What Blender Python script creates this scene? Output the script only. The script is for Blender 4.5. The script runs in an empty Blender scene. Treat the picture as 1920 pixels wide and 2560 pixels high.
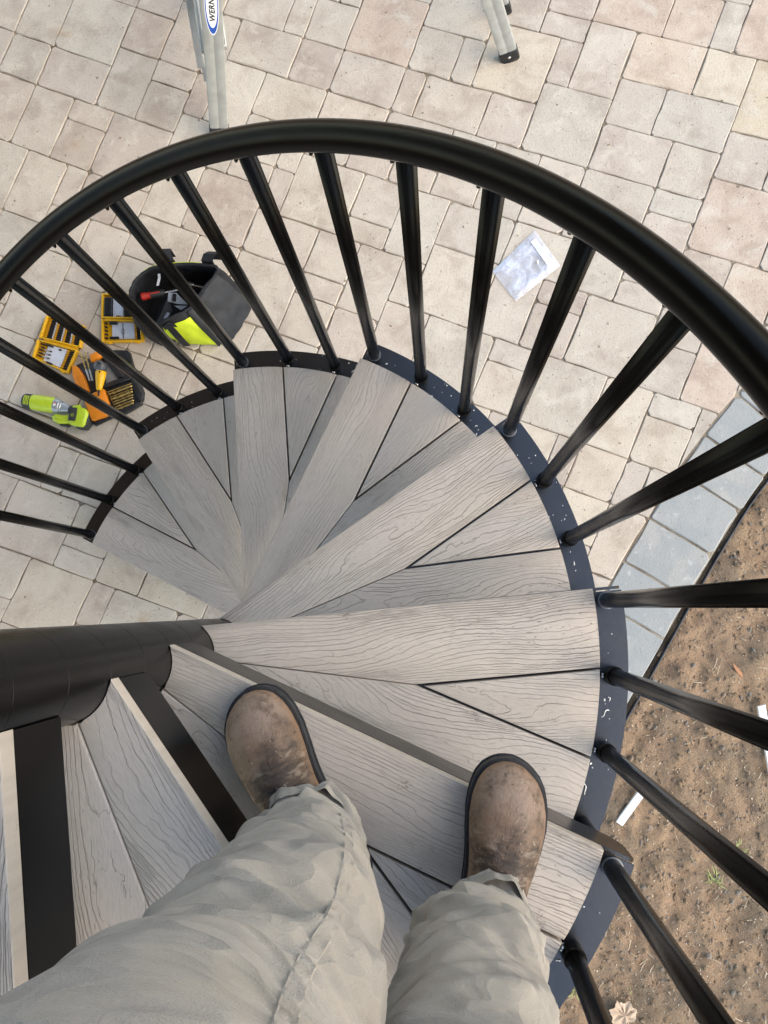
import bpy, bmesh, math, random
from mathutils import Vector, Matrix, noise
random.seed(7)
S = bpy.context.scene
COL = S.collection
PI = math.pi
# ------------------------------------------------------------------ camera
CAM = Vector((0.4397, 0.0091, 2.7277))
ROT = Matrix(((0.986, 0.163, 0.045), (-0.156, 0.980, -0.124), (-0.064, 0.115, 0.991)))
def _expm(w):
    a = w.length; k = w / a
    K = Matrix(((0, -k.z, k.y), (k.z, 0, -k.x), (-k.y, k.x, 0)))
    return Matrix.Identity(3) + K * math.sin(a) + (K @ K) * (1 - math.cos(a))
ROT = _expm(Vector((0.1201, 0.0547, -0.1605)))
FPX = 2062.98
cd = bpy.data.cameras.new('camera'); cam = bpy.data.objects.new('camera', cd); COL.objects.link(cam)
cam.matrix_world = Matrix.Translation(CAM) @ ROT.to_4x4()
cd.sensor_fit = 'VERTICAL'; cd.sensor_height = 32.0; cd.lens = FPX / 2560 * 32.0
cd.clip_start = 0.02; cd.clip_end = 500
S.camera = cam
S.render.resolution_x = 768; S.render.resolution_y = 1024
# ------------------------------------------------------------------ sky, sun, exposure
SUN_EL, SUN_AZ = math.radians(38), math.radians(-24)      # azimuth measured from +x
w = bpy.data.worlds.new('World'); S.world = w; w.use_nodes = True
wn = w.node_tree; bg = wn.nodes['Background']
sky = wn.nodes.new('ShaderNodeTexSky'); sky.sky_type = 'NISHITA'; sky.sun_disc = False
sky.sun_elevation = SUN_EL; sky.sun_rotation = PI / 2 - SUN_AZ
sky.air_density = 1.0; sky.dust_density = 0.8; sky.ozone_density = 1.0
wn.links.new(sky.outputs[0], bg.inputs[0]); bg.inputs[1].default_value = 0.15
sl = bpy.data.lights.new('sun', 'SUN'); so = bpy.data.objects.new('sun', sl); COL.objects.link(so)
sl.energy = 0.9; sl.angle = math.radians(65); sl.color = (1.0, 0.95, 0.88)
sd = Vector((math.cos(SUN_EL) * math.cos(SUN_AZ), math.cos(SUN_EL) * math.sin(SUN_AZ), math.sin(SUN_EL)))
so.rotation_euler = sd.to_track_quat('Z', 'Y').to_euler()
S.view_settings.view_transform = 'Standard'; S.view_settings.look = 'None'
S.view_settings.exposure = 1.76; S.view_settings.gamma = 1.0
S.view_settings.use_white_balance = True; S.view_settings.white_balance_temperature = 7700; S.view_settings.white_balance_tint = 10   # camera set for shade

# ------------------------------------------------------------------ helpers
def at(u, v, z):
    """photo pixel (1920 x 2560) to the point at height z"""
    d = ROT @ Vector(((u - 960) / FPX, -(v - 1280) / FPX, -1.0))
    t = (z - CAM.z) / d.z
    return CAM + d * t
def tile(x0, y0, sc):
    return lambda x, y, z: at(x0 + sc * x, y0 + sc * y, z)
def px(P):
    q = ROT.transposed() @ (Vector(P) - CAM)
    return 960 + FPX * q.x / -q.z, 1280 - FPX * q.y / -q.z
def mesh(name, verts, faces, smooth=False):
    me = bpy.data.meshes.new(name); me.from_pydata([tuple(v) for v in verts], [], faces); me.update()
    if smooth:
        for p in me.polygons: p.use_smooth = True
    return me
def obj(name, me, mat=None, parent=None, mw=None):
    if isinstance(me, bmesh.types.BMesh):
        b = me; me = bpy.data.meshes.new(name); b.normal_update(); b.to_mesh(me); b.free()
    o = bpy.data.objects.new(name, me); COL.objects.link(o)
    if mat is not None and len(me.materials) == 0: me.materials.append(mat)
    if parent is not None: o.parent = parent
    if mw is not None: o.matrix_local = mw
    return o
def empty(name, loc=(0, 0, 0), rz=0):
    o = bpy.data.objects.new(name, None); COL.objects.link(o); o.location = loc; o.rotation_euler = (0, 0, rz)
    o.empty_display_size = 0.05
    return o
def tag(o, label, cat, group=None):
    o['label'] = label; o['category'] = cat
    if group: o['group'] = group
    return o
def shade(o, ang=40):
    me = o.data
    for p in me.polygons: p.use_smooth = True
    try: me.set_sharp_from_angle(angle=math.radians(ang))
    except Exception: pass
    return o
def box(bm, c, s, rot=None, bev=0.0, seg=1):
    """box centred at c with full size s, optional 3x3 rotation and bevel"""
    r = bmesh.ops.create_cube(bm, size=1.0)
    vs = r['verts']
    M = Matrix.Translation(Vector(c)) @ ((rot.to_4x4() if rot is not None else Matrix.Identity(4)) @ Matrix.Diagonal((s[0], s[1], s[2], 1)))
    bmesh.ops.transform(bm, matrix=M, verts=vs)
    if bev > 0:
        es = list({e for v in vs for e in v.link_edges})
        bmesh.ops.bevel(bm, geom=es, offset=bev, segments=seg, affect='EDGES', profile=0.5)
def cyl(bm, a, b, r0, r1=None, n=16, cap=True):
    a = Vector(a); b = Vector(b); r1 = r0 if r1 is None else r1
    d = (b - a); q = d.to_track_quat('Z', 'Y').to_matrix()
    ra = [bm.verts.new(a + q @ Vector((math.cos(2 * PI * i / n) * r0, math.sin(2 * PI * i / n) * r0, 0))) for i in range(n)]
    rb = [bm.verts.new(b + q @ Vector((math.cos(2 * PI * i / n) * r1, math.sin(2 * PI * i / n) * r1, 0))) for i in range(n)]
    for i in range(n): bm.faces.new((ra[i], ra[(i + 1) % n], rb[(i + 1) % n], rb[i]))
    if cap: bm.faces.new(ra[::-1]); bm.faces.new(rb)
def lathe(bm, a, b, prof, n=20):
    """prof: list of (t along a-b in metres, radius)"""
    a = Vector(a); d = (Vector(b) - a).normalized(); q = d.to_track_quat('Z', 'Y').to_matrix()
    rings = []
    for t, r in prof:
        rings.append([bm.verts.new(a + d * t + q @ Vector((math.cos(2 * PI * i / n) * r, math.sin(2 * PI * i / n) * r, 0))) for i in range(n)])
    for A, B in zip(rings, rings[1:]):
        for i in range(n): bm.faces.new((A[i], A[(i + 1) % n], B[(i + 1) % n], B[i]))
    bm.faces.new(rings[0][::-1]); bm.faces.new(rings[-1])
def prism(bm, poly, z0, z1, bev=0.0, seg=1):
    """poly: list of (x, y) counter-clockwise; z0 < z1; top edges bevelled"""
    lo = [bm.verts.new((p[0], p[1], z0)) for p in poly]; hi = [bm.verts.new((p[0], p[1], z1)) for p in poly]
    n = len(poly)
    fs = [bm.faces.new(lo[::-1]), bm.faces.new(hi)]
    for i in range(n): fs.append(bm.faces.new((lo[i], lo[(i + 1) % n], hi[(i + 1) % n], hi[i])))
    if bev > 0:
        es = list(fs[1].edges)
        bmesh.ops.bevel(bm, geom=es, offset=bev, segments=seg, affect='EDGES', profile=0.5)
    return fs
def ccw(poly):
    a = sum(p[0] * q[1] - q[0] * p[1] for p, q in zip(poly, poly[1:] + poly[:1]))
    return poly if a > 0 else poly[::-1]
def tube(bm, pts, r, n=10, closed=False, cap=True):
    """sweep a circle of radius r (number or list) along pts"""
    pts = [Vector(p) for p in pts]; rings = []
    up = Vector((0, 0, 1))
    for i, p in enumerate(pts):
        t = (pts[min(i + 1, len(pts) - 1)] - pts[max(i - 1, 0)]).normalized()
        x = t.cross(up)
        if x.length < 1e-4: x = t.cross(Vector((0, 1, 0)))
        x.normalize(); y = x.cross(t).normalized()
        rr = r[i] if isinstance(r, (list, tuple)) else r
        rings.append([bm.verts.new(p + x * math.cos(2 * PI * k / n) * rr + y * math.sin(2 * PI * k / n) * rr) for k in range(n)])
    for A, B in zip(rings, rings[1:]):
        for k in range(n): bm.faces.new((A[k], A[(k + 1) % n], B[(k + 1) % n], B[k]))
    if cap: bm.faces.new(rings[0][::-1]); bm.faces.new(rings[-1])
def ribbon(bm, pts, wvec, th):
    """flat strap along pts, half-width vector(s) wvec, thickness th upward"""
    a = []; b = []; c = []; d = []
    for i, p in enumerate(pts):
        p = Vector(p); wv = Vector(wvec[i] if isinstance(wvec, list) else wvec)
        t = (Vector(pts[min(i + 1, len(pts) - 1)]) - Vector(pts[max(i - 1, 0)])).normalized()
        nn = wv.cross(t).normalized() * th
        a.append(bm.verts.new(p + wv)); b.append(bm.verts.new(p - wv)); c.append(bm.verts.new(p - wv + nn)); d.append(bm.verts.new(p + wv + nn))
    R = [a, b, c, d]
    for i in range(len(pts) - 1):
        for k in range(4):
            A = R[k]; B = R[(k + 1) % 4]; bm.faces.new((A[i], B[i], B[i + 1], A[i + 1]))
    bm.faces.new((a[0], d[0], c[0], b[0])); bm.faces.new((a[-1], b[-1], c[-1], d[-1]))
    if len(bm.faces) < 400: bmesh.ops.recalc_face_normals(bm, faces=bm.faces[:])

# ------------------------------------------------------------------ materials
class NT:
    def __init__(s, name, rough=0.6, spec=0.5, metal=0.0, coat=0.0):
        s.m = bpy.data.materials.new(name); s.m.use_nodes = True; s.t = s.m.node_tree
        s.b = s.t.nodes['Principled BSDF']
        s.b.inputs['Roughness'].default_value = rough; s.b.inputs['Specular IOR Level'].default_value = spec
        s.b.inputs['Metallic'].default_value = metal; s.b.inputs['Coat Weight'].default_value = coat
    def n(s, typ, **kw):
        nd = s.t.nodes.new('ShaderNode' + typ)
        for k, v in kw.items():
            if k[0] == '_': setattr(nd, k[1:], v)
        for k, v in kw.items():
            if k[0] == '_': continue
            key = int(k[1:]) if (k[0] == 'i' and k[1:].isdigit()) else k.replace('_', ' ')
            s.set(nd.inputs[key], v)
        return nd
    def set(s, sock, v):
        if isinstance(v, bpy.types.Node): v = v.outputs[0]
        if isinstance(v, bpy.types.NodeSocket): s.t.links.new(v, sock)
        else:
            if isinstance(v, tuple) and len(v) == 3 and sock.type == 'RGBA': v = v + (1,)
            sock.default_value = v
    def M(s, op, a, b=0.0, c=None, clamp=False):
        kw = dict(_operation=op, _use_clamp=clamp, i0=a, i1=b)
        if c is not None: kw['i2'] = c
        return s.n('Math', **kw)
    def mapr(s, v, a, b, c=0.0, d=1.0):
        return s.n('MapRange', _clamp=True, _interpolation_type='SMOOTHSTEP', Value=v, From_Min=a, From_Max=b, To_Min=c, To_Max=d)
    def mix(s, f, a, b, mode='MIX'):
        nd = s.t.nodes.new('ShaderNodeMix'); nd.data_type = 'RGBA'; nd.blend_type = mode
        s.set(nd.inputs[0], f); s.set(nd.inputs[6], a); s.set(nd.inputs[7], b)
        return nd.outputs[2]
    def noise(s, vec, scale, detail=3, rough=0.5, dist=0.0):
        kw = dict(Scale=scale, Detail=detail, Roughness=rough, Distortion=dist)
        if vec is not None: kw['Vector'] = vec
        return s.n('TexNoise', **kw)
    def coords(s, which='Object'): return s.n('TexCoord').outputs[which]
    def bump(s, hgt, dist=0.001, strength=1.0, normal=None):
        kw = dict(Height=hgt, Distance=dist, Strength=strength)
        if normal is not None: kw['Normal'] = normal
        return s.n('Bump', **kw)
    def base(s, c): s.set(s.b.inputs['Base Color'], c); return s
    def rough(s, c): s.set(s.b.inputs['Roughness'], c); return s
    def normal(s, c): s.set(s.b.inputs['Normal'], c); return s
def simple(name, col, rough=0.6, spec=0.5, metal=0.0, var=0.12, scale=60, bump=0.0, bscale=400, coat=0.0):
    k = NT(name, rough, spec, metal, coat); co = k.coords()
    nz = k.noise(co, scale, 4)
    f = k.mapr(nz, 0.25, 0.75, 1 - var, 1 + var)
    k.base(k.mix(1.0, col, k.n('CombineColor', Red=f, Green=f, Blue=f), 'MULTIPLY'))
    k.rough(k.mapr(k.noise(co, scale * 0.7, 3), 0.3, 0.7, max(0.03, rough - 0.07), min(1, rough + 0.07)))
    if bump: k.normal(k.bump(k.noise(co, bscale, 3), 0.001, bump))
    return k.m

def m_paver():
    k = NT('tumbled_concrete_paver', 0.85, 0.25)
    geo = k.n('NewGeometry'); oi = k.n('ObjectInfo'); pos = geo.outputs['Position']
    isl = geo.outputs['Random Per Island']
    off = k.n('VectorMath', _operation='ADD', i0=pos, i1=k.n('CombineXYZ', Z=k.M('MULTIPLY', isl, 3.0)))
    rampn = k.n('ValToRGB', Fac=k.M('FRACT', k.M('ADD', k.M('MULTIPLY', isl, 7.31), oi.outputs['Random'])))
    e = rampn.color_ramp.elements
    e[0].position = 0.0; e[0].color = (0.475, 0.418, 0.350, 1)
    e[1].position = 1.0; e[1].color = (0.520, 0.452, 0.366, 1)
    for p, c in ((0.2, (0.500, 0.438, 0.360)), (0.42, (0.462, 0.398, 0.336)), (0.6, (0.508, 0.435, 0.358)), (0.8, (0.49, 0.443, 0.372))):
        q = e.new(p); q.color = c + (1,)
    tint = k.mix(1.0, rampn.outputs[0], oi.outputs['Color'], 'MULTIPLY')
    n1 = k.noise(off, 9.0, 4, 0.6, 0.4)
    c1 = k.mix(k.mapr(n1, 0.42, 0.72), tint, k.mix(1.0, tint, (0.80, 0.765, 0.755), 'MULTIPLY'))
    n2 = k.noise(k.n('VectorMath', _operation='ADD', i0=off, i1=(4, 9, 2)), 14.0, 5, 0.65, 0.6)
    c2 = k.mix(k.mapr(n2, 0.48, 0.74, 0, 0.7), c1, (0.57, 0.515, 0.43))
    n3 = k.noise(off, 150.0, 3, 0.6)
    c3 = k.mix(k.mapr(n3, 0.28, 0.45, 0.42, 0), c2, (0.20, 0.165, 0.13))
    vo = k.n('TexVoronoi', Vector=off, Scale=46.0)
    spk = k.M('MULTIPLY', k.mapr(vo.outputs['Distance'], 0.05, 0.12, 1, 0), k.mapr(k.noise(off, 21.0, 1), 0.50, 0.58))
    c4 = k.mix(k.M('MULTIPLY', spk, 0.7), c3, (0.13, 0.10, 0.075))
    vo2 = k.n('TexVoronoi', Vector=k.n('VectorMath', _operation='ADD', i0=off, i1=(1.3, 2.1, 0)), Scale=60.0)
    spw = k.M('MULTIPLY', k.mapr(vo2.outputs['Distance'], 0.05, 0.16, 1, 0), k.mapr(k.noise(off, 13.0, 2), 0.58, 0.64))
    c5 = k.mix(k.M('MULTIPLY', spw, 0.6), c4, (0.72, 0.69, 0.63))
    # rust and leaf stains
    st = k.mapr(k.noise(off, 5.3, 3, 0.6, 0.3), 0.66, 0.76, 0, 0.45)
    c6 = k.mix(st, c5, (0.36, 0.235, 0.12))
    k.base(c6)
    h = k.M('ADD', k.M('MULTIPLY', n3, 0.5), k.M('MULTIPLY', k.noise(off, 520.0, 3), 0.35))
    h = k.M('SUBTRACT', k.M('ADD', h, k.M('MULTIPLY', n2, 0.8)), k.M('MULTIPLY', spk, 0.8))
    k.normal(k.bump(h, 0.0034, 1.0))
    return k.m
def m_joint():
    k = NT('joint_sand', 0.95, 0.1); pos = k.n('NewGeometry').outputs['Position']
    n1 = k.noise(pos, 14, 4); n2 = k.noise(pos, 240, 3, 0.7)
    c = k.mix(k.mapr(n1, 0.4, 0.65), (0.20, 0.160, 0.118), (0.36, 0.305, 0.235))
    c = k.mix(k.mapr(n2, 0.5, 0.75, 0, 0.6), c, (0.44, 0.385, 0.305))
    k.base(c); k.normal(k.bump(n2, 0.004)); return k.m
def m_soil():
    k = NT('bare_soil', 0.95, 0.15); pos = k.n('NewGeometry').outputs['Position']
    n1 = k.noise(pos, 5.5, 5, 0.6, 0.5); n2 = k.noise(pos, 42, 5, 0.7); n3 = k.noise(pos, 190, 4, 0.75); n4 = k.noise(pos, 2.3, 3)
    c = k.mix(k.mapr(n1, 0.36, 0.66), (0.265, 0.198, 0.135), (0.385, 0.258, 0.160))
    c = k.mix(k.mapr(n4, 0.5, 0.64, 0, 0.7), c, (0.400, 0.262, 0.165))
    c = k.mix(k.mapr(n2, 0.46, 0.70, 0, 0.55), c, (0.145, 0.115, 0.087))
    c = k.mix(k.mapr(k.noise(pos, 16, 3, 0.6), 0.6, 0.72, 0, 0.55), c, (0.33, 0.205, 0.125))
    c = k.mix(k.mapr(n3, 0.58, 0.74, 0, 0.65), c, (0.42, 0.34, 0.23))
    c = k.mix(k.mapr(n3, 0.42, 0.30, 0, 0.7), c, (0.085, 0.062, 0.045))
    k.base(c)
    k.normal(k.bump(k.M('ADD', k.M('MULTIPLY', n3, 0.8), n2), 0.010, 1.0)); return k.m
def m_board():
    k = NT('embossed_composite_board', 0.62, 0.35)
    co = k.coords(); oi = k.n('ObjectInfo'); rnd = oi.outputs['Random']
    sp = k.n('SeparateXYZ', Vector=co); x, y = sp.outputs[0], sp.outputs[1]
    r1 = k.M('MULTIPLY', rnd, 47.0); r2 = k.M('MULTIPLY', rnd, 13.0)
    def vec(ax, ay, z=0.0, ox=0.0):
        return k.n('CombineXYZ', X=k.M('ADD', k.M('MULTIPLY', x, ax), k.M('ADD', r1, ox)), Y=k.M('ADD', k.M('MULTIPLY', y, ay), r2), Z=k.M('ADD', z, r2))
    amp = k.M('ADD', 15.0, k.M('MULTIPLY', k.M('FRACT', k.M('MULTIPLY', rnd, 9.7)), 15.0))
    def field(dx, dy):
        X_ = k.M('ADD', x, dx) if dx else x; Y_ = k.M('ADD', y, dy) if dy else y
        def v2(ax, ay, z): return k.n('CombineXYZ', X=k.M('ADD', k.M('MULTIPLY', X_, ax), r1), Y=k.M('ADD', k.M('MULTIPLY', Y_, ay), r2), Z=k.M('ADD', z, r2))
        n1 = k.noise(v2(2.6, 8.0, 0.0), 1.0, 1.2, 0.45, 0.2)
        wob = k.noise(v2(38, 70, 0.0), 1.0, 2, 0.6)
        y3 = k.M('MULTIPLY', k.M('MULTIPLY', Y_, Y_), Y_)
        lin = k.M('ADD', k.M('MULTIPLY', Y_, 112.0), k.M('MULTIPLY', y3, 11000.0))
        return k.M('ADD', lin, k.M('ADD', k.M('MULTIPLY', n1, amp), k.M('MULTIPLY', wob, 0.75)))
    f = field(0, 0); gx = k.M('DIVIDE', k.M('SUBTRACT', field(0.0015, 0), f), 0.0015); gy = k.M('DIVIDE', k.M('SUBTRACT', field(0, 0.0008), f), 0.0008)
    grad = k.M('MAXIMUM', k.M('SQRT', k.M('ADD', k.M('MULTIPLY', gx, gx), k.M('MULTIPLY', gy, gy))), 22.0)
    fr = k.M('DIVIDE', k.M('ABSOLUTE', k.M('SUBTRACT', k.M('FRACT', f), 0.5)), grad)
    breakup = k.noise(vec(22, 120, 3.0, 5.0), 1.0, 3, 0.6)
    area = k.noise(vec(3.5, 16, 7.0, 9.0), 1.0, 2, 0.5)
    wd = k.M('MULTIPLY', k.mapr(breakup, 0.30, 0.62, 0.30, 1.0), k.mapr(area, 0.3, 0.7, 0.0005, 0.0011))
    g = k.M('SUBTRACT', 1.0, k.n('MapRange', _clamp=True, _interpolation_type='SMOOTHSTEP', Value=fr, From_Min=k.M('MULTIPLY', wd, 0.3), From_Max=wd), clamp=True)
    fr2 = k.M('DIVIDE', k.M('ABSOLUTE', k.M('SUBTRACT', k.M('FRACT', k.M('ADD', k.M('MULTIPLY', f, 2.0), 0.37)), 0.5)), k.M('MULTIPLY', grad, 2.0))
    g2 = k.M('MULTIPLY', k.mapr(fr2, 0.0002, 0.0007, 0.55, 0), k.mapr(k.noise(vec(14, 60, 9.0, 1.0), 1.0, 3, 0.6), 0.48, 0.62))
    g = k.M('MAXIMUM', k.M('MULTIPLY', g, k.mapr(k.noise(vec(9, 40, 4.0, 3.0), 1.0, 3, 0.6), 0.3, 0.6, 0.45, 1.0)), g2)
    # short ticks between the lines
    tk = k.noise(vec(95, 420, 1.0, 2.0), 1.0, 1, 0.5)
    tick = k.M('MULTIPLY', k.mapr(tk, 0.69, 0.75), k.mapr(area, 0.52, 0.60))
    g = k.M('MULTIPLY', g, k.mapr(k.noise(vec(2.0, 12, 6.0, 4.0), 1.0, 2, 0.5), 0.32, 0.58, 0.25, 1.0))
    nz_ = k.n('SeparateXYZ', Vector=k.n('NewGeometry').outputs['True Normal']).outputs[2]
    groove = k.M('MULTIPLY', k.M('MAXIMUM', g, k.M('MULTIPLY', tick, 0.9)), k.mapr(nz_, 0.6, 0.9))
    fine = k.noise(vec(70, 520, 2.0), 1.0, 3, 0.6)
    tone = k.noise(vec(1.6, 11, 5.0), 1.0, 3, 0.55)
    c = k.mix(k.mapr(tone, 0.3, 0.7), (0.450, 0.392, 0.332), (0.520, 0.460, 0.398))
    c = k.mix(k.mapr(rnd, 0, 1, 0.0, 0.55), c, (0.435, 0.388, 0.342))
    c = k.mix(k.mapr(fine, 0.35, 0.75, 0, 0.38), c, (0.28, 0.25, 0.225))
    c = k.mix(k.M('MULTIPLY', groove, 0.33), c, (0.19, 0.162, 0.136))  # groove shadow painted in as a darker colour
    pos = k.n('NewGeometry').outputs['Position']
    dirt = k.M('MULTIPLY', k.mapr(k.noise(pos, 26, 4, 0.6), 0.63, 0.72), k.mapr(k.noise(pos, 300, 2), 0.45, 0.6))
    c = k.mix(k.M('MULTIPLY', dirt, 0.55), c, (0.13, 0.105, 0.08))
    dust = k.M('MULTIPLY', k.mapr(k.noise(pos, 7, 3, 0.6), 0.55, 0.72, 0, 0.35), k.mapr(k.noise(pos, 700, 2), 0.45, 0.7))
    c = k.mix(dust, c, (0.56, 0.53, 0.49))
    k.base(c)
    h = k.M('ADD', k.M('MULTIPLY', groove, -1.0), k.M('MULTIPLY', fine, 0.22))
    k.normal(k.bump(h, 0.0022, 1.0))
    k.rough(k.mapr(groove, 0, 1, 0.55, 0.85))
    return k.m
def m_powder(name='black_powder_coat', col=(0.0050, 0.0052, 0.0058), rough=0.25, spec=0.5, dusty=0.022):
    k = NT(name, rough, spec); pos = k.n('NewGeometry').outputs['Position']
    n = k.noise(pos, 900, 2); d = k.noise(pos, 9, 4, 0.6)
    dust = k.M('MULTIPLY', k.mapr(d, 0.5, 0.75, 0, dusty), k.mapr(k.noise(pos, 480, 2), 0.45, 0.7))
    vo = k.n('TexVoronoi', Vector=pos, Scale=110.0)
    sp = k.M('MULTIPLY', k.mapr(vo.outputs['Distance'], 0.02, 0.045, 1, 0), k.mapr(k.noise(pos, 30, 1), 0.60, 0.66))
    c = k.mix(dust, col, (0.25, 0.23, 0.20)); c = k.mix(k.M('MULTIPLY', sp, 0.2), c, (0.3, 0.3, 0.3))
    k.base(c); k.normal(k.bump(n, 0.0003, 0.5)); k.rough(k.mapr(d, 0.3, 0.7, rough - 0.03, rough + 0.05)); return k.m
MAT = {}
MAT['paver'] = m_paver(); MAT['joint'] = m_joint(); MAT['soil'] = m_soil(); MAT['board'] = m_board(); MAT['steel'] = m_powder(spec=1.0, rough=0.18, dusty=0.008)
MAT['rail'] = m_powder('black_handrail_paint', (0.0022, 0.0021, 0.0020), 0.17, 0.09, 0.0)
MAT['tube'] = m_powder('black_tube_coat', (0.0026, 0.0026, 0.0027), 0.20, 0.13, 0.0)

# ------------------------------------------------------------------ ground sheet
NP_ = [(-25, -20), (20, -20), (20, 25), (-25, 25)]
g = obj('ground', mesh('ground', [(x, y, -0.07) for x, y in NP_], [(0, 1, 2, 3)]), MAT['soil']); g['kind'] = 'structure'
# patio edge: smooth curve between the cream pavers and the grey border course
CURVE = [(-1.15, -2.70), (-0.62, -1.98), (-0.10, -1.32), (0.30, -0.84), (0.62, -0.46), (0.82, -0.224), (0.9996, -0.0115), (1.0627, 0.0628), (1.1708, 0.1882),
         (1.3120, 0.3440), (1.4000, 0.4300), (1.4640, 0.4890), (1.5400, 0.5520), (1.70, 0.672), (1.95, 0.835), (2.30, 1.02), (2.75, 1.20), (3.3, 1.36)]
def resample(pts, step):
    out = [Vector(pts[0])]; acc = 0.0
    fine = []
    n = len(pts)
    for i in range(n - 1):
        p0 = Vector(pts[max(i - 1, 0)]); p1 = Vector(pts[i]); p2 = Vector(pts[i + 1]); p3 = Vector(pts[min(i + 2, n - 1)])
        for t in range(12):
            t /= 12
            fine.append(0.5 * ((2 * p1) + (p2 - p0) * t + (2 * p0 - 5 * p1 + 4 * p2 - p3) * t * t + (3 * p1 - p0 - 3 * p2 + p3) * t ** 3))
    fine.append(Vector(pts[-1]))
    for a, b in zip(fine, fine[1:]):
        acc += (b - a).length
        if acc >= step: out.append(b.copy()); acc = 0.0
    return out
EDGE = resample(CURVE, 0.02)
def edge_frame(i):
    t = (EDGE[min(i + 2, len(EDGE) - 1)] - EDGE[max(i - 2, 0)]).normalized()
    return EDGE[i], t, Vector((t.y, -t.x))
def near_edge(p):
    return min(range(len(EDGE)), key=lambda i: (EDGE[i] - p).length_squared)
def side(p):
    """distance beyond the inner edge curve (positive = on the soil side)"""
    i = near_edge(p); e, t, n = edge_frame(i)
    return (p - e).dot(n)
BW = 0.236
# ------------------------------------------------------------------ soil
random.seed(3)
X0, X1, Y0, Y1, ST = 0.2, 2.6, -2.3, 1.2, 0.0125
nx, ny = int((X1 - X0) / ST), int((Y1 - Y0) / ST)
vs = []; fs = []; idx = {}
def soil_z(x, y):
    z = -0.022 + 0.016 * noise.fractal(Vector((x * 3.2, y * 3.2, 1.7)), 1.0, 2.0, 3) + 0.017 * noise.fractal(Vector((x * 13, y * 13, 4.1)), 0.8, 2.0, 4)
    v = noise.noise(Vector((x * 38, y * 38, 9.0)))
    z += 0.006 * max(0, v) + 0.003 * noise.noise(Vector((x * 80, y * 80, 2.0)))
    return min(z, 0.0 + 0.4 * z) if z > 0 else z
import numpy as np
EA = np.array([tuple(e) for e in EDGE]); EN = np.array([tuple(edge_frame(i)[2]) for i in range(len(EDGE))])
for j in range(ny + 1):
    y = Y0 + j * ST
    xs = X0 + ST * np.arange(nx + 1)
    dd = (xs[:, None] - EA[None, :, 0]) ** 2 + (y - EA[None, :, 1]) ** 2
    kk = dd.argmin(1)
    dist = (xs - EA[kk, 0]) * EN[kk, 0] + (y - EA[kk, 1]) * EN[kk, 1]
    for i in range(nx + 1):
        d = dist[i]
        if d < BW - 0.03: continue
        x = float(xs[i])
        z = soil_z(x, y) - 0.012 * max(0, min(1, 1 - (d - BW - 0.004) / 0.03))
        idx[i, j] = len(vs); vs.append((x, y, float(z)))
for j in range(ny):
    for i in range(nx):
        q = [(i, j), (i + 1, j), (i + 1, j + 1), (i, j + 1)]
        if all(a in idx for a in q): fs.append([idx[a] for a in q])
o = obj('soil', mesh('soil', vs, fs, True), MAT['soil']); o['kind'] = 'structure'

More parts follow.
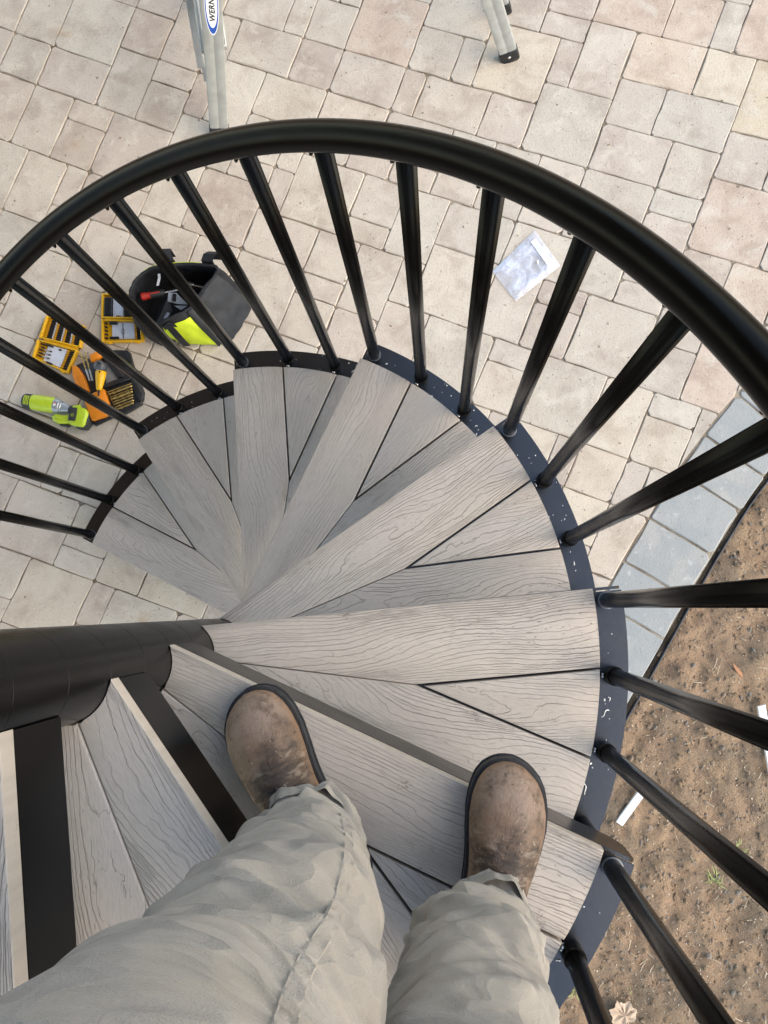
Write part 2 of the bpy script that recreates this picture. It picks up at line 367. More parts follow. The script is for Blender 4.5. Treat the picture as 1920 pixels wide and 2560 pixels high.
# ------------------------------------------------------------------ patio pavers
PM, PA, POU, POV = 0.0793057, -0.536427, -0.158915, 0.515797
PC = [(0.015181, -0.00272), (-0.069045, -0.150662), (0.001701, 0.186321), (0.071064, -0.033934), (-0.162752, 0.188911), (-0.109127, -0.318703), (0.04584, 0.006532), (-0.081874, 0.068496), (0.028124, -0.169119), (0.005897, 0.02487)]
def lat(i, j):
    a = max(-25, min(13, i)) / 10; b = (max(-31, min(5, j)) + 15) / 10
    B = (1, a, b, a * a, a * b, b * b, a ** 3, a * a * b, a * b * b, b ** 3)
    u = (i + sum(p * c[0] for p, c in zip(B, PC)) + POU) * PM
    v = (j + sum(p * c[1] for p, c in zip(B, PC)) + POV) * PM
    return Vector((u * math.cos(PA) + v * math.sin(PA), u * math.sin(PA) - v * math.cos(PA)))
PV = """-23 -21 -21 -19,-21 -21 -18 -19,-21 -24 -18 -21,-18 -24 -16 -22,-18 -22 -16 -19,-16 -25 -14 -22,-16 -22 -14 -21,-16 -21 -14 -19,-14 -22 -13 -20,-17 -19 -14 -16,-21 -19 -19 -16,-19 -19 -17 -18,-19 -18 -17 -16,-24 -19 -21 -16,-23 -24 -21 -21,-18 -26 -16 -24,-25 -21 -23 -19,
-20 -16 -18 -13,-23 -16 -20 -13,-18 -16 -17 -14,-17 -16 -15 -14,-15 -16 -14 -14,-16 -14 -14 -11,-18 -14 -16 -12,-18 -12 -16 -10,-16 -11 -14 -8,-14 -15 -11 -13,-14 -13 -12 -10,-14 -18 -12 -15,-12 -18 -9 -15,
-13 -25 -10 -23,-10 -25 -8 -23,-8 -25 -5 -23,-11 -23 -8 -21,-8 -23 -5 -21,-13 -23 -11 -20,-14 -25 -13 -22,-14 -20 -12 -18,-14 -27 -11 -25,-11 -27 -10 -25,-10 -27 -8 -25,-8 -28 -5 -25,
-5 -27 -3 -25,-3 -27 -2 -25,-2 -28 1 -25,-5 -30 -2 -27,1 -28 2 -26,1 -26 4 -23,2 -29 4 -26,0 -29 2 -28,-2 -30 0 -28,0 -31 2 -29,4 -29 7 -27,7 -29 9 -27,4 -27 6 -25,6 -27 9 -25,4 -25 7 -23,7 -25 9 -23,9 -29 12 -26,9 -26 11 -24,2 -31 5 -29,5 -31 7 -29,7 -31 8 -29,8 -32 11 -29,
-5 -25 -4 -23,-4 -25 -1 -23,-1 -25 1 -23,2 -23 4 -20,4 -23 7 -20,7 -23 9 -22,7 -22 9 -20,9 -24 12 -21,9 -21 11 -19,11 -21 13 -18,11 -26 12 -24,12 -27 14 -24,12 -24 14 -21,0 -23 2 -20,-9 -19 -8 -17,-8 -20 -5 -17,-5 -20 -3 -18,-5 -18 -3 -17,-9 -17 -6 -15,-6 -17 -4 -15,-6 -15 -4 -14,-4 -17 -2 -14,-9 -15 -6 -12,-11 -15 -9 -12,-6 -14 -4 -12,-4 -14 -2 -11,-9 -12 -7 -10,-7 -12 -4 -10,
-3 -20 -1 -17,-1 -20 1 -18,-1 -18 2 -15,1 -20 2 -18,-2 -17 -1 -15,2 -20 5 -18,4 -18 6 -17,2 -18 4 -15,4 -17 6 -15,6 -18 9 -15,5 -20 7 -18,7 -19 9 -18,7 -20 9 -19,9 -19 11 -17,9 -17 11 -15,11 -18 13 -15,10 -15 12 -14,10 -14 12 -12,12 -15 14 -12,8 -15 10 -12,3 -15 5 -14,3 -14 5 -12,5 -15 8 -12,0 -15 3 -12,-2 -15 0 -12,
5 -12 7 -10,7 -12 8 -10,8 -12 10 -10,10 -12 11 -10,11 -12 13 -10,8 -10 10 -8,10 -10 12 -7,10 -7 12 -5,
-18 -10 -16 -8,-19 -8 -16 -5,-16 -8 -13 -5,-13 -7 -11 -4,-11 -9 -9 -7,-11 -7 -9 -4,-16 -5 -13 -2,-13 -4 -12 -2,-12 -4 -10 -2,-10 -4 -8 -2,-14 -2 -11 1,-11 -2 -9 0,-11 0 -9 1,-9 -1 -7 1,-7 -1 -4 1,-4 -1 -2 1,-12 1 -9 4,-9 1 -8 3,-8 1 -5 4,-5 1 -3 3,-15 1 -12 3,-15 3 -12 5,-17 -2 -14 1"""
PV = [tuple(map(int, q.split())) for q in PV.replace('\n', '').split(',')]
MAUVE = {(-18, -24), (-16, -21), (-14, -22), (-19, -18), (-10, -25), (-5, -25), (1, -28), (-16, -11), (-12, -18), (9, -21), (4, -18)}
PEACH = {(4, -29), (9, -24), (2, -31), (8, -32), (-8, -28), (11, -21), (11, -18), (5, -31)}
CREAM = {(-12, 1), (-9, -1), (-7, -1), (5, -12), (10, -14), (-11, -2), (8, -12), (8, -10), (-2, -28), (10, -10), (7, -29), (8, -15)}
occ = set()
for a, b, c, d in PV:
    for i in range(a, c):
        for j in range(b, d): occ.add((i, j))
random.seed(11)
rects = [(r, True) for r in PV]
I0, I1, J0, J1 = -36, 34, -50, 30
for j in range(J0, J1):
    for i in range(I0, I1):
        if (i, j) in occ: continue
        opts = [(3, 3), (2, 3), (3, 2), (2, 2), (2, 2), (1, 2), (2, 1)]; random.shuffle(opts)
        opts.append((1, 1))
        for wd, ht in opts:
            cells = [(i + a, j + b) for a in range(wd) for b in range(ht)]
            if all(cc not in occ and cc[0] < I1 and cc[1] < J1 for cc in cells):
                occ.update(cells); rects.append(((i, j, i + wd, j + ht), False)); break
def clip(poly, p, n):
    """keep the part of poly where (q - p).n <= 0"""
    out = []
    for a, b in zip(poly, poly[1:] + poly[:1]):
        da, db = (a - p).dot(n), (b - p).dot(n)
        if da <= 0: out.append(a)
        if (da < 0 < db) or (db < 0 < da): out.append(a + (b - a) * (da / (da - db)))
    return out
def area(poly): return abs(sum(p.x * q.y - q.x * p.y for p, q in zip(poly, poly[1:] + poly[:1]))) / 2
def paver_geo(poly, top, depth=0.03):
    """one tumbled paver: rounded corners, worn bevelled rim"""
    poly = [Vector(p) for p in ccw([tuple(p) for p in poly])]
    n = len(poly); per = []
    for i in range(n):
        p = poly[i]; a = poly[i - 1]; b = poly[(i + 1) % n]
        la, lb = (a - p).length, (b - p).length
        r = min(random.choice((0.003, 0.005, 0.007, 0.009, 0.014)), la * 0.3, lb * 0.3)
        per.append(p + (a - p).normalized() * r); per.append(p + (b - p).normalized() * r)
        if lb > 0.07 and n == 4:
          for fr_k in ((0.5,) if lb < 0.14 else (0.34, 0.67)):
            m_ = p.lerp(b, fr_k); t = (b - p).normalized(); per.append(m_ + Vector((t.y, -t.x)) * random.uniform(-0.0035, 0.0012) + t * random.uniform(-0.02, 0.02))
    c = sum(per, Vector((0, 0))) / len(per)
    V = []; N = len(per); tx, ty = random.uniform(-0.008, 0.008), random.uniform(-0.008, 0.008)
    for q in per:
        dd = (c - q).normalized()
        t = top + (q.x - c.x) * tx + (q.y - c.y) * ty
        V.append((q.x, q.y, t - depth)); 
    for q in per:
        t = top + (q.x - c.x) * tx + (q.y - c.y) * ty
        V.append((q.x, q.y, t - random.uniform(0.0016, 0.0036)))
    for q in per:
        dd = (c - q).normalized() * random.uniform(0.0015, 0.0048)
        t = top + (q.x - c.x) * tx + (q.y - c.y) * ty
        V.append((q.x + dd.x, q.y + dd.y, t))
    F = []
    for r in (0, 1):
        for i in range(N): F.append((r * N + i, r * N + (i + 1) % N, (r + 1) * N + (i + 1) % N, (r + 1) * N + i))
    F.append(tuple(range(2 * N, 3 * N)))
    return V, F
patio_pts = [(-5, -6), (6, -6), (6, 6), (-5, 6)]
# sand bed under the paving, cut along the outer edge
bed = [e + edge_frame(i)[2] * (BW - 0.004) for i, e in enumerate(EDGE)][::4]
bpoly = [(p.x, p.y, -0.0058) for p in bed] + [(3.3, 4.2, -0.0058), (-3.2, 4.2, -0.0058), (-3.2, -2.7, -0.0058)]
patio = obj('patio', mesh('patio', bpoly, [tuple(range(len(bpoly)))]), MAT['joint']); patio['kind'] = 'structure'
bmt = bmesh.new(); bmt.from_mesh(patio.data); bmesh.ops.triangulate(bmt, faces=bmt.faces[:]); bmt.to_mesh(patio.data); bmt.free()
SV, SF = [], []
for (i0, j0, i1, j1), known in rects:
    quad = [lat(i0, j0), lat(i1, j0), lat(i1, j1), lat(i0, j1)]
    c = sum(quad, Vector((0, 0))) / 4
    if c.x < -3.1 or c.x > 3.2 or c.y < -2.6 or c.y > 4.1: continue
    gp = random.uniform(0.0005, 0.0015)
    poly = [q + (c - q).normalized() * gp * 1.4 for q in quad]
    if max(side(q) for q in poly) > -0.002:
        e, t, n = edge_frame(near_edge(c)); poly = clip(poly, e - n * 0.003, n)
        if len(poly) < 3 or area(poly) < 0.0006: continue
        c = sum(poly, Vector((0, 0))) / len(poly)
    u, v = px((c.x, c.y, 0))
    V, F = paver_geo(poly, random.uniform(-0.0012, 0.0012))
    if known or (-170 < u < 2090 and -170 < v < 2730):
        V = [(a - c.x, b - c.y, z) for a, b, z in V]
        o = obj('paver', mesh('paver', V, F), MAT['paver'], patio, Matrix.Translation((c.x, c.y, 0)))
        key = (i0, j0); b = random.uniform(0.93, 1.05)
        col = (b, b, b)
        if key in MAUVE: col = (0.90, 0.87, 0.865)
        elif key in PEACH: col = (1.06, 0.985, 0.94)
        elif key in CREAM: col = (1.06, 1.05, 1.01)
        if key == (9, -29): col = (1.08, 1.0, 0.88)
        o.color = col + (1,)
    else:
        k = len(SV); SV += V; SF += [tuple(a + k for a in f) for f in F]
o = obj('outer_pavers', mesh('outer_pavers', SV, SF), MAT['paver'], patio); o['kind'] = 'stuff'

# grey border course, joints where the photograph has them
def m_border():
    k = NT('blue_grey_border_paver', 0.8, 0.3); pos = k.n('NewGeometry').outputs['Position']; oi = k.n('ObjectInfo')
    n1 = k.noise(pos, 9, 4, 0.6, 0.5); n2 = k.noise(pos, 160, 3, 0.6); n3 = k.noise(pos, 25, 4, 0.6)
    c = k.mix(k.mapr(n1, 0.38, 0.66), (0.290, 0.298, 0.282), (0.37, 0.355, 0.318))
    c = k.mix(k.mapr(oi.outputs['Random'], 0, 1, 0, 0.6), c, (0.270, 0.290, 0.290))
    c = k.mix(k.mapr(n3, 0.6, 0.72, 0, 0.5), c, (0.50, 0.50, 0.48))
    c = k.mix(k.mapr(n2, 0.3, 0.42, 0.35, 0), c, (0.17, 0.17, 0.165))
    k.base(c); k.normal(k.bump(k.M('ADD', n2, n3), 0.002, 0.8)); return k.m
MAT['border'] = m_border()
T36 = tile(1400, 1180, 520 / 1659); T34 = tile(1400, 780, 520 / 1659)
jpx = [T36(520, 1155, 0), T36(510, 710, 0), T36(715, 365, 0), T36(985, 30, 0), T34(1175, 975, 0), T34(1420, 670, 0)]
js = []
for i in range(len(EDGE)): pass
jidx = []
for q in jpx:
    q = Vector((q.x, q.y)); jidx.append(near_edge(q))
jidx = sorted(jidx)
# carry the course on at its usual length both ways
st = 9
lo = jidx[0]; 
while lo > st: lo -= random.choice((9, 12, 13)); jidx.insert(0, max(lo, 0))
hi = jidx[-1]
while hi < len(EDGE) - 14: hi += random.choice((9, 11, 12)); jidx.append(hi)
for a, b in zip(jidx, jidx[1:]):
    if b - a < 3: continue
    A, ta, na = edge_frame(a); B, tb, nb = edge_frame(min(b, len(EDGE) - 1))
    m_ = (A + B) / 2
    g_ = 0.003
    ow = BW - random.uniform(0.002, 0.007)
    poly = [A + ta * g_ + na * 0.003, B - tb * g_ + nb * 0.003, B - tb * g_ + nb * ow, A + ta * g_ + na * ow]
    c = sum(poly, Vector((0, 0))) / 4
    V, F = paver_geo(poly, random.uniform(-0.002, 0.001))
    obj('border_paver', mesh('border_paver', [(x - c.x, y - c.y, z) for x, y, z in V], F), MAT['border'], patio, Matrix.Translation((c.x, c.y, 0)))
# plastic edging strip between the border and the soil
bm = bmesh.new()
P = []
for i in range(0, len(EDGE), 3):
    e, t, n = edge_frame(i); q = e + n * (BW + 0.017 + 0.003 * math.sin(i * 0.13)); P.append((q.x, q.y, -0.006 + 0.003 * math.sin(i * 0.05)))
tube(bm, P, 0.0032, 8)
W_ = [(Vector(p) + Vector((0, 0, -0.022))) for p in P]
ribbon(bm, W_, Vector((0, 0, 0.020)), 0.002)
o = shade(obj('paver_edging', bm, simple('black_edging_plastic', (0.028, 0.032, 0.04), 0.5, 0.4, var=0.25)), 50)
tag(o, 'thin black plastic edging strip between grey border pavers and bare soil', 'edging')

# ------------------------------------------------------------------ spiral staircase
H = 0.2232; TH = 0.5157; RT = 0.698; RO = 0.750; RB = 0.7234; RC = 0.0565
stair = empty('spiral_staircase'); tag(stair, 'black steel spiral staircase with grey composite treads winding round a thick post', 'staircase')
steel = MAT['steel']
# central post: sleeves with fine joints between hubs and spacers
col_o = None
bm = bmesh.new()
zs = [0.0]
for k in range(1, 14): zs += [k * H - 0.118, k * H - 0.006]
lathe(bm, (0, 0, 0), (0, 0, 1), [(0, 0.09), (0.012, 0.09), (0.0121, 0.0545), (13 * H + 0.9, 0.0545)], 48)
post = shade(obj('central_post', bm, MAT['tube'], stair), 30)
for a, b in zip(zs, zs[1:]):
    bm = bmesh.new()
    lathe(bm, (0, 0, a), (0, 0, b), [(0.0002, RC - 0.0004), (0.0007, RC), (b - a - 0.0007, RC), (b - a - 0.0002, RC - 0.0004)], 64)
    shade(obj('sleeve', bm, MAT['tube'], post), 30)
# tread geometry in its own frame: x outward along the nosing corner, y towards the tread below
N0 = Vector((RT, 0.0)); NI = Vector((0.0390, 0.0405)); nd = (N0 - NI).normalized(); nl = Vector((-nd.y, nd.x))   # nl points to the front
BWD = 0.1325; GAP = 0.0042
SB_DIR = Vector((math.cos(math.radians(-31.4)), math.sin(math.radians(-31.4)))); SB_N = Vector((-SB_DIR.y, SB_DIR.x))
APEX = Vector((0.389, -0.112))
def arc(r, a0, a1, n): return [Vector((r * math.cos(a0 + (a1 - a0) * i / n), r * math.sin(a0 + (a1 - a0) * i / n))) for i in range(n + 1)]
def hit(p, d, r):
    """outermost point of line p + t d on circle r"""
    b = p.dot(d); c = p.dot(p) - r * r; t = -b + math.sqrt(b * b - c); return p + d * t
def hit_in(p, d, r):
    b = p.dot(d); c = p.dot(p) - r * r; dd = b * b - c
    if dd < 0: return p - d * b
    return p + d * (-b + math.sqrt(dd))
MIT = (APEX - Vector((0.0, -0.0035))).normalized()                   # mitre from post to apex
seamA_p = APEX; 
ang = lambda v: math.atan2(v.y, v.x)
def in_arc(a0, a1, n=6): return arc(RC + 0.001, a0, a1, n)
def line_x(p, d, q, e):
    den = d.x * e.y - d.y * e.x
    t = ((q.x - p.x) * e.y - (q.y - p.y) * e.x) / den
    return p + d * t
MN = Vector((-MIT.y, MIT.x))
hg = GAP / 2
# board 1: nosing board
nos_out = hit(N0 - nd * 0.3, nd, RT); nos_in = Vector((NI.x, NI.y))
nos_in = nos_in.normalized() * (RC + 0.001)
sa_off = APEX + nl * (hg)                                             # edge of board 1 along seam A
sa_out = hit(sa_off, nd, RT)
mA = line_x(sa_off, nd, Vector((0, -0.0035)) + MN * 0.0006, MIT)
m_in = hit_in(Vector((0, -0.0035)) + MN * 0.0006, MIT, RC + 0.001)
B1 = [nos_in] + arc(RC + 0.001, ang(nos_in), ang(m_in), 8)[1:] + [mA] + arc(RT, ang(sa_out), ang(nos_out), 8)
# wedge
w_a = APEX - nl * hg; w_b = APEX + SB_N * hg
wap = line_x(w_a, nd, w_b, SB_DIR)
wa_o = hit(w_a, nd, RT); wb_o = hit(w_b, SB_DIR, RT)
B2 = [wap] + arc(RT, ang(wb_o), ang(wa_o), 8)
# rear board
sb = APEX - SB_N * hg; sb_o = hit(sb, SB_DIR, RT)
tr = APEX - SB_N * (hg + BWD); tr_o = hit(tr, SB_DIR, RT); 
mB = line_x(sb, SB_DIR, Vector((0, -0.0035)) - MN * 0.0006, MIT)
m_in2 = hit_in(Vector((0, -0.0035)) - MN * 0.0006, MIT, RC + 0.001)
tr_i = tr + SB_DIR * (Vector((0.02, -0.05)) - tr).dot(SB_DIR)
b3end = line_x(tr, SB_DIR, Vector((0, 0)), Vector((math.cos(-1.15), math.sin(-1.15))))
B3 = [m_in2] + [p for p in arc(RC + 0.001, ang(m_in2), -1.15, 5)[1:]] + [b3end] + arc(RT, ang(tr_o), ang(sb_o), 8) + [mB]
def board_mesh(name, poly, o2, dirv):
    """board in a frame with x along its grain"""
    ax = dirv; ay = Vector((-dirv.y, dirv.x))
    P = [((p - o2).dot(ax), (p - o2).dot(ay)) for p in poly]
    P = ccw(P)
    b = bmesh.new(); prism(b, P, -0.0245, 0.0, 0.0026, 3)
    bmesh.ops.recalc_face_normals(b, faces=b.faces[:])
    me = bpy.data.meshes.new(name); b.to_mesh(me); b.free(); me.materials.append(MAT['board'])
    for p in me.polygons: p.use_smooth = True
    me.set_sharp_from_angle(angle=math.radians(35))
    M = Matrix(((ax.x, ay.x, 0, o2.x), (ax.y, ay.y, 0, o2.y), (0, 0, 1, 0), (0, 0, 0, 1)))
    return me, M
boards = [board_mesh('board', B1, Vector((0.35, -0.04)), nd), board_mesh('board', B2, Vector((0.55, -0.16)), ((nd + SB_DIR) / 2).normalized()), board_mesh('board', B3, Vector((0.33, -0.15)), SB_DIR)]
# steel pan: top plate with outer band, hanging front flange, short rear flange
def pan_mesh():
    b = bmesh.new()
    fo = -0.006
    fp = NI + nl * fo; f_out = hit(fp, nd, RO); 
    rp = APEX - SB_N * (hg + BWD - 0.012); r_out = hit(rp, SB_DIR, RO)
    rin = line_x(rp, SB_DIR, Vector((0, 0)), Vector((math.cos(-1.15), math.sin(-1.15))))
    fi = fp.normalized() * (RC - 0.002)
    poly = [fi] + arc(RC - 0.002, ang(fi), -1.15, 10)[1:] + [rin] + arc(RO, ang(r_out), ang(f_out), 24)
    P = ccw([(p.x, p.y) for p in poly])
    prism(b, P, -0.0335, -0.0285)
    # front flange with rounded lower outer corner
    L = (f_out - fi).dot(nd); top, bot, r = -0.0262, -0.120, 0.03
    prof = [(0, top), (0, bot), (L - r - 0.002, bot)]
    prof += [(L - 0.002 - r + r * math.sin(a), bot + r - r * math.cos(a)) for a in (0.3, 0.6, 0.9, 1.2, 1.57)]
    prof += [(L - 0.002, top - 0.008), (L - 0.010, top)]
    ftk = 0.005
    A = [b.verts.new((*(fi + nd * x + nl * ftk), z)) for x, z in prof]; B = [b.verts.new((*(fi + nd * x), z)) for x, z in prof]
    b.faces.new(A); b.faces.new(B[::-1]); n = len(prof)
    for i in range(n): b.faces.new((A[i], B[i], B[(i + 1) % n], A[(i + 1) % n]))
    # rear flange
    d = SB_DIR; L2 = (r_out - rin).dot(d) - 0.004
    prof = [(0.02, -0.0336), (L2, -0.0336), (L2, -0.06), (0.02, -0.06)]
    A = [b.verts.new((*(rin + d * x), z)) for x, z in prof]; B = [b.verts.new((*(rin + d * x + SB_N * 0.005), z)) for x, z in prof]
    b.faces.new(A); b.faces.new(B[::-1])
    for i in range(4): b.faces.new((A[i], B[i], B[(i + 1) % 4], A[(i + 1) % 4]))
    bmesh.ops.recalc_face_normals(b, faces=b.faces[:])
    me = bpy.data.meshes.new('tread'); b.to_mesh(me); b.free(); me.materials.append(steel); me.materials.append(MAT['tube'])
    for q in me.polygons:
        if abs(q.normal.z) < 0.5: q.material_index = 1
    return me
pan = pan_mesh()
KMAX = 13
for k in range(1, KMAX):
    a = -(k - 6) * TH
    t = obj('tread', pan, None, stair, Matrix.Translation((0, 0, k * H)) @ Matrix.Rotation(a, 4, 'Z'))
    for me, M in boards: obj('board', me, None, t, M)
# balusters: three to a tread, the front one runs down through the tread below
PB = -0.032; HR = 0.8395
def rail_z(s): return (s) * H + HR          # s = tread number + thirds
TP = 0.0286
bt = bmesh.new(); lathe(bt, (0, 0, 0), (0, 0, 1), [(0, 0.0158), (0.026, 0.0158), (0.0285, 0.0140)], 20)
box(bt, (-0.0165, 0, 0.014), (0.004, 0.009, 0.009), bev=0.001)
collar_me = bpy.data.meshes.new('collar'); bt.to_mesh(collar_me); bt.free(); collar_me.materials.append(MAT['tube'])
bt = bmesh.new(); lathe(bt, (-0.018, 0, 0.015), (-0.0205, 0, 0.015), [(0, 0.0042), (0.002, 0.0042), (0.0025, 0.0032)], 10)
screw_me = bpy.data.meshes.new('set_screw'); bt.to_mesh(screw_me); bt.free()
screw_me.materials.append(simple('zinc_screw', (0.35, 0.36, 0.38), 0.35, 0.5, 0.9))
bt = bmesh.new(); lathe(bt, (0, 0, 0), (0, 0, 1), [(0, 0.0150), (0.004, 0.0150), (0.0042, 0.0136)], 20)
ring_me = bpy.data.meshes.new('base_ring'); bt.to_mesh(ring_me); bt.free(); ring_me.materials.append(simple('zinc_ring', (0.16, 0.165, 0.17), 0.3, 0.5, 0.7))
bt = bmesh.new(); box(bt, (-0.002, 0.0165, -0.022), (0.014, 0.005, 0.024), bev=0.0015); lathe(bt, (-0.002, 0.018, -0.028), (-0.002, 0.023, -0.028), [(0, 0.0045), (0.003, 0.0045), (0.004, 0.003)], 10)
lug_me = bpy.data.meshes.new('rail_lug'); bt.to_mesh(lug_me); bt.free(); lug_me.materials.append(MAT['tube'])
bal_cache = {}
def bal_mesh(L):
    key = round(L, 4)
    if key not in bal_cache:
        b = bmesh.new(); lathe(b, (0, 0, 0), (0, 0, 1), [(0, 0.0130), (L, 0.0130)], 24)
        me = bpy.data.meshes.new('baluster'); b.to_mesh(me); b.free(); me.materials.append(MAT['tube'])
        for p in me.polygons: p.use_smooth = len(p.vertices) == 4
        bal_cache[key] = me
    return bal_cache[key]
for k in range(1, KMAX):
    for i in range(3):
        a = -(k - 6) * TH - i * TH / 3 + PB
        zt = rail_z(k + i / 3) + 0.025
        zp = k * H - TP
        zb = zp if i else ((k - 1) * H - TP if k > 1 else 0.0)
        M = Matrix.Translation((RB * math.cos(a), RB * math.sin(a), zb)) @ Matrix.Rotation(a, 4, 'Z')
        b = obj('baluster', bal_mesh(zt - zb), None, stair, M)
        if i: 
            obj('collar', collar_me, None, b); obj('set_screw', screw_me, None, b)
        else:
            obj('base_ring', ring_me, None, b, Matrix.Translation((0, 0, zp - zb)))
        obj('rail_lug', lug_me, None, b, Matrix.Translation((0, 0, zt - zb)))
# handrail
bm = bmesh.new(); pts = []
for i in range(0, 361):
    s_ = 0.55 + (KMAX + 0.2 - 0.55) * i / 360
    a = -(s_ - 6) * TH + PB
    pts.append((RB * math.cos(a), RB * math.sin(a), rail_z(s_) + 0.035))
tube(bm, pts, 0.0200, 24)
shade(obj('handrail', bm, MAT['rail'], stair), 50)
# shavings of white board left lying on the steel bands
random.seed(21); bm = bmesh.new()
for k in range(2, 8):
    for q in range(15):
        th = -(k - 6) * TH - random.uniform(0.03, TH - 0.02); r = RT + 0.004 + (RO - RT - 0.008) * random.random()
        if random.random() < 0.55:
            cth = -(k - 6) * TH - random.choice((0.16, 0.30, 0.43)); th = cth + random.gauss(0, 0.035)
        c = Vector((r * math.cos(th), r * math.sin(th), k * H - TP + 0.0008)); s_ = random.choice((0.0006, 0.0008, 0.0008, 0.001, 0.0013, 0.002)) * 1.15
        rot = Matrix.Rotation(random.uniform(0, 6), 3, 'Z') @ Matrix.Rotation(random.uniform(-0.4, 0.4), 3, 'X')
        box(bm, c, (s_ * random.uniform(1, 2.4), s_, 0.0005), rot)
for k, ta, rr, L in ((6, 0.285, 0.722, 0.016), (6, 0.262, 0.722, 0.007), (6, 0.478, 0.712, 0.022), (5, 0.44, 0.722, 0.006), (4, 0.44, 0.72, 0.006), (3, 0.44, 0.72, 0.012), (3, 0.455, 0.715, 0.008), (7, 0.21, 0.708, 0.008), (7, 0.235, 0.712, 0.006)):
    th = -(k - 6) * TH - ta; p0 = Vector((rr * math.cos(th), rr * math.sin(th), k * H - TP + 0.0012)); ph = random.uniform(0, 6)
    P = [p0 + Vector((math.cos(ph) * L * t, math.sin(ph) * L * t, 0.0012 * math.sin(t * 3))) + Vector((-math.sin(ph), math.cos(ph), 0)) * L * 0.22 * math.sin(t * 5 + ph) for t in [i / 7 for i in range(8)]]
    tube(bm, P, [0.0004 + 0.0006 * random.random() for _ in P], 5)
o = obj('plastic_shavings', bm, simple('white_shaving', (0.72, 0.73, 0.72), 0.7)); o['kind'] = 'stuff'
tag(o, 'tiny white plastic shavings scattered over the black outer bands of the treads', 'shavings')

# ------------------------------------------------------------------ stepladder
MAT['alu'] = simple('dull_aluminium', (0.40, 0.41, 0.395), 0.52, 0.5, 0.45, 0.12, 22, 0.3, 300)
MAT['rubber'] = simple('black_rubber', (0.012, 0.012, 0.013), 0.55, 0.4, var=0.3)
MAT['chrome'] = simple('bright_rivet', (0.7, 0.7, 0.68), 0.25, 0.5, 0.9)
lad = empty('stepladder', (0.48, 2.0, 0)); tag(lad, 'dull aluminium stepladder with black rubber feet standing on the pavers', 'ladder')
LM = lad.matrix_world.copy(); LM = Matrix.Translation((-0.48, -2.0, 0))
nf = Vector((-0.052, 1.772, 0)); nr = Vector((1.008, 1.856, 0)); ff = Vector((-0.0456, 2.283, 0)); fr_ = Vector((1.0205, 2.035, 0))
dl = Vector((0.124, 0.075, 0.52)).normalized(); dr = Vector((-0.087, 0.013, 0.30)).normalized()
HL = 1.72
def chan(bm, p, d, L, wdir, wd, dp, th=0.003, z0=0.035):
    """channel rail: web facing -y, two flanges going back"""
    wv = (wdir - d * wdir.dot(d)).normalized(); bk = d.cross(wv).normalized()
    if bk.y < 0: bk = -bk
    prof = [(-wd / 2, dp), (-wd / 2, 0.006), (-wd / 2 + 0.002, 0.0016), (-wd / 2 + 0.007, 0), (-0.003, 0), (-0.001, 0.0012), (0.001, 0.0012), (0.003, 0), (wd / 2 - 0.007, 0), (wd / 2 - 0.002, 0.0016), (wd / 2, 0.006), (wd / 2, dp), (wd / 2 - th, dp), (wd / 2 - th, th + 0.003), (-wd / 2 + th, th + 0.003), (-wd / 2 + th, dp)]
    A = [bm.verts.new(p + d * z0 + wv * a + bk * b) for a, b in prof]; B = [bm.verts.new(p + d * L + wv * a + bk * b) for a, b in prof]
    n = len(prof)
    for i in range(n): bm.faces.new((A[i], A[(i + 1) % n], B[(i + 1) % n], B[i]))
    bm.faces.new(A[::-1]); bm.faces.new(B)
    bmesh.ops.recalc_face_normals(bm, faces=bm.faces[:])
    return wv, bk
frames = {}
for nm, p, d, wd in (('front', nf, dl, 0.064), ('rear', nr, dr, 0.062), ('front', ff, Vector((dl.x, -0.06, dl.z)).normalized(), 0.064), ('rear', fr_, Vector((dr.x, -0.02, dr.z)).normalized(), 0.045)):
    bm = bmesh.new(); wv, bk = chan(bm, p, d, HL / d.z, Vector((1, 0, 0)), wd, 0.026)
    r = shade(obj(nm + '_rail', bm, MAT['alu'], lad, LM), 40)
    frames[nm, p.y < 1.9] = (p, d, wv, bk, wd)
    bm = bmesh.new()
    q = Matrix((wv, bk, d)).transposed()
    box(bm, p + d * 0.022 + bk * 0.012, (wd + 0.005, 0.034, 0.050), q, 0.006, 2)
    box(bm, p + d * 0.004 + bk * 0.012, (wd * 0.9, 0.038, 0.012), q, 0.003, 1)
    f = shade(obj('foot', bm, MAT['rubber'], lad, LM), 50)
    bm = bmesh.new(); c = p + d * 0.026 - bk * 0.0048; lathe(bm, c, c - bk, [(0, 0.0058), (0.0014, 0.0055), (0.0026, 0.0035)], 12)
    obj('rivet', bm, MAT['chrome'], f)
# steps between the front rails, braces, top cap
for i in range(5):
    z = 0.33 + i * 0.31
    a = nf + dl * (z / dl.z); b = ff + Vector((dl.x, -0.06, dl.z)).normalized() * (z / 0.97)
    bm = bmesh.new(); c = (a + b) / 2 + Vector((0.0, 0.012, 0)); L = (b - a).length - 0.05
    box(bm, c, (0.085, L, 0.022), None, 0.003)
    for t in (-0.03, -0.015, 0, 0.015, 0.03): box(bm, c + Vector((t, 0, 0.012)), (0.006, L - 0.01, 0.004), None, 0.001)
    shade(obj('step', bm, MAT['alu'], lad, LM), 40)
bm = bmesh.new()
A = at(505, 184, 0.20) + Vector((0, 0.02, 0)); B = at(462, -60, 0.335) + Vector((0, 0.02, 0))
d = (B - A).normalized(); sx = d.cross(Vector((0, -0.6, 0.8))).normalized()
K1 = A - d * 0.03 + Vector((0.012, 0, 0))
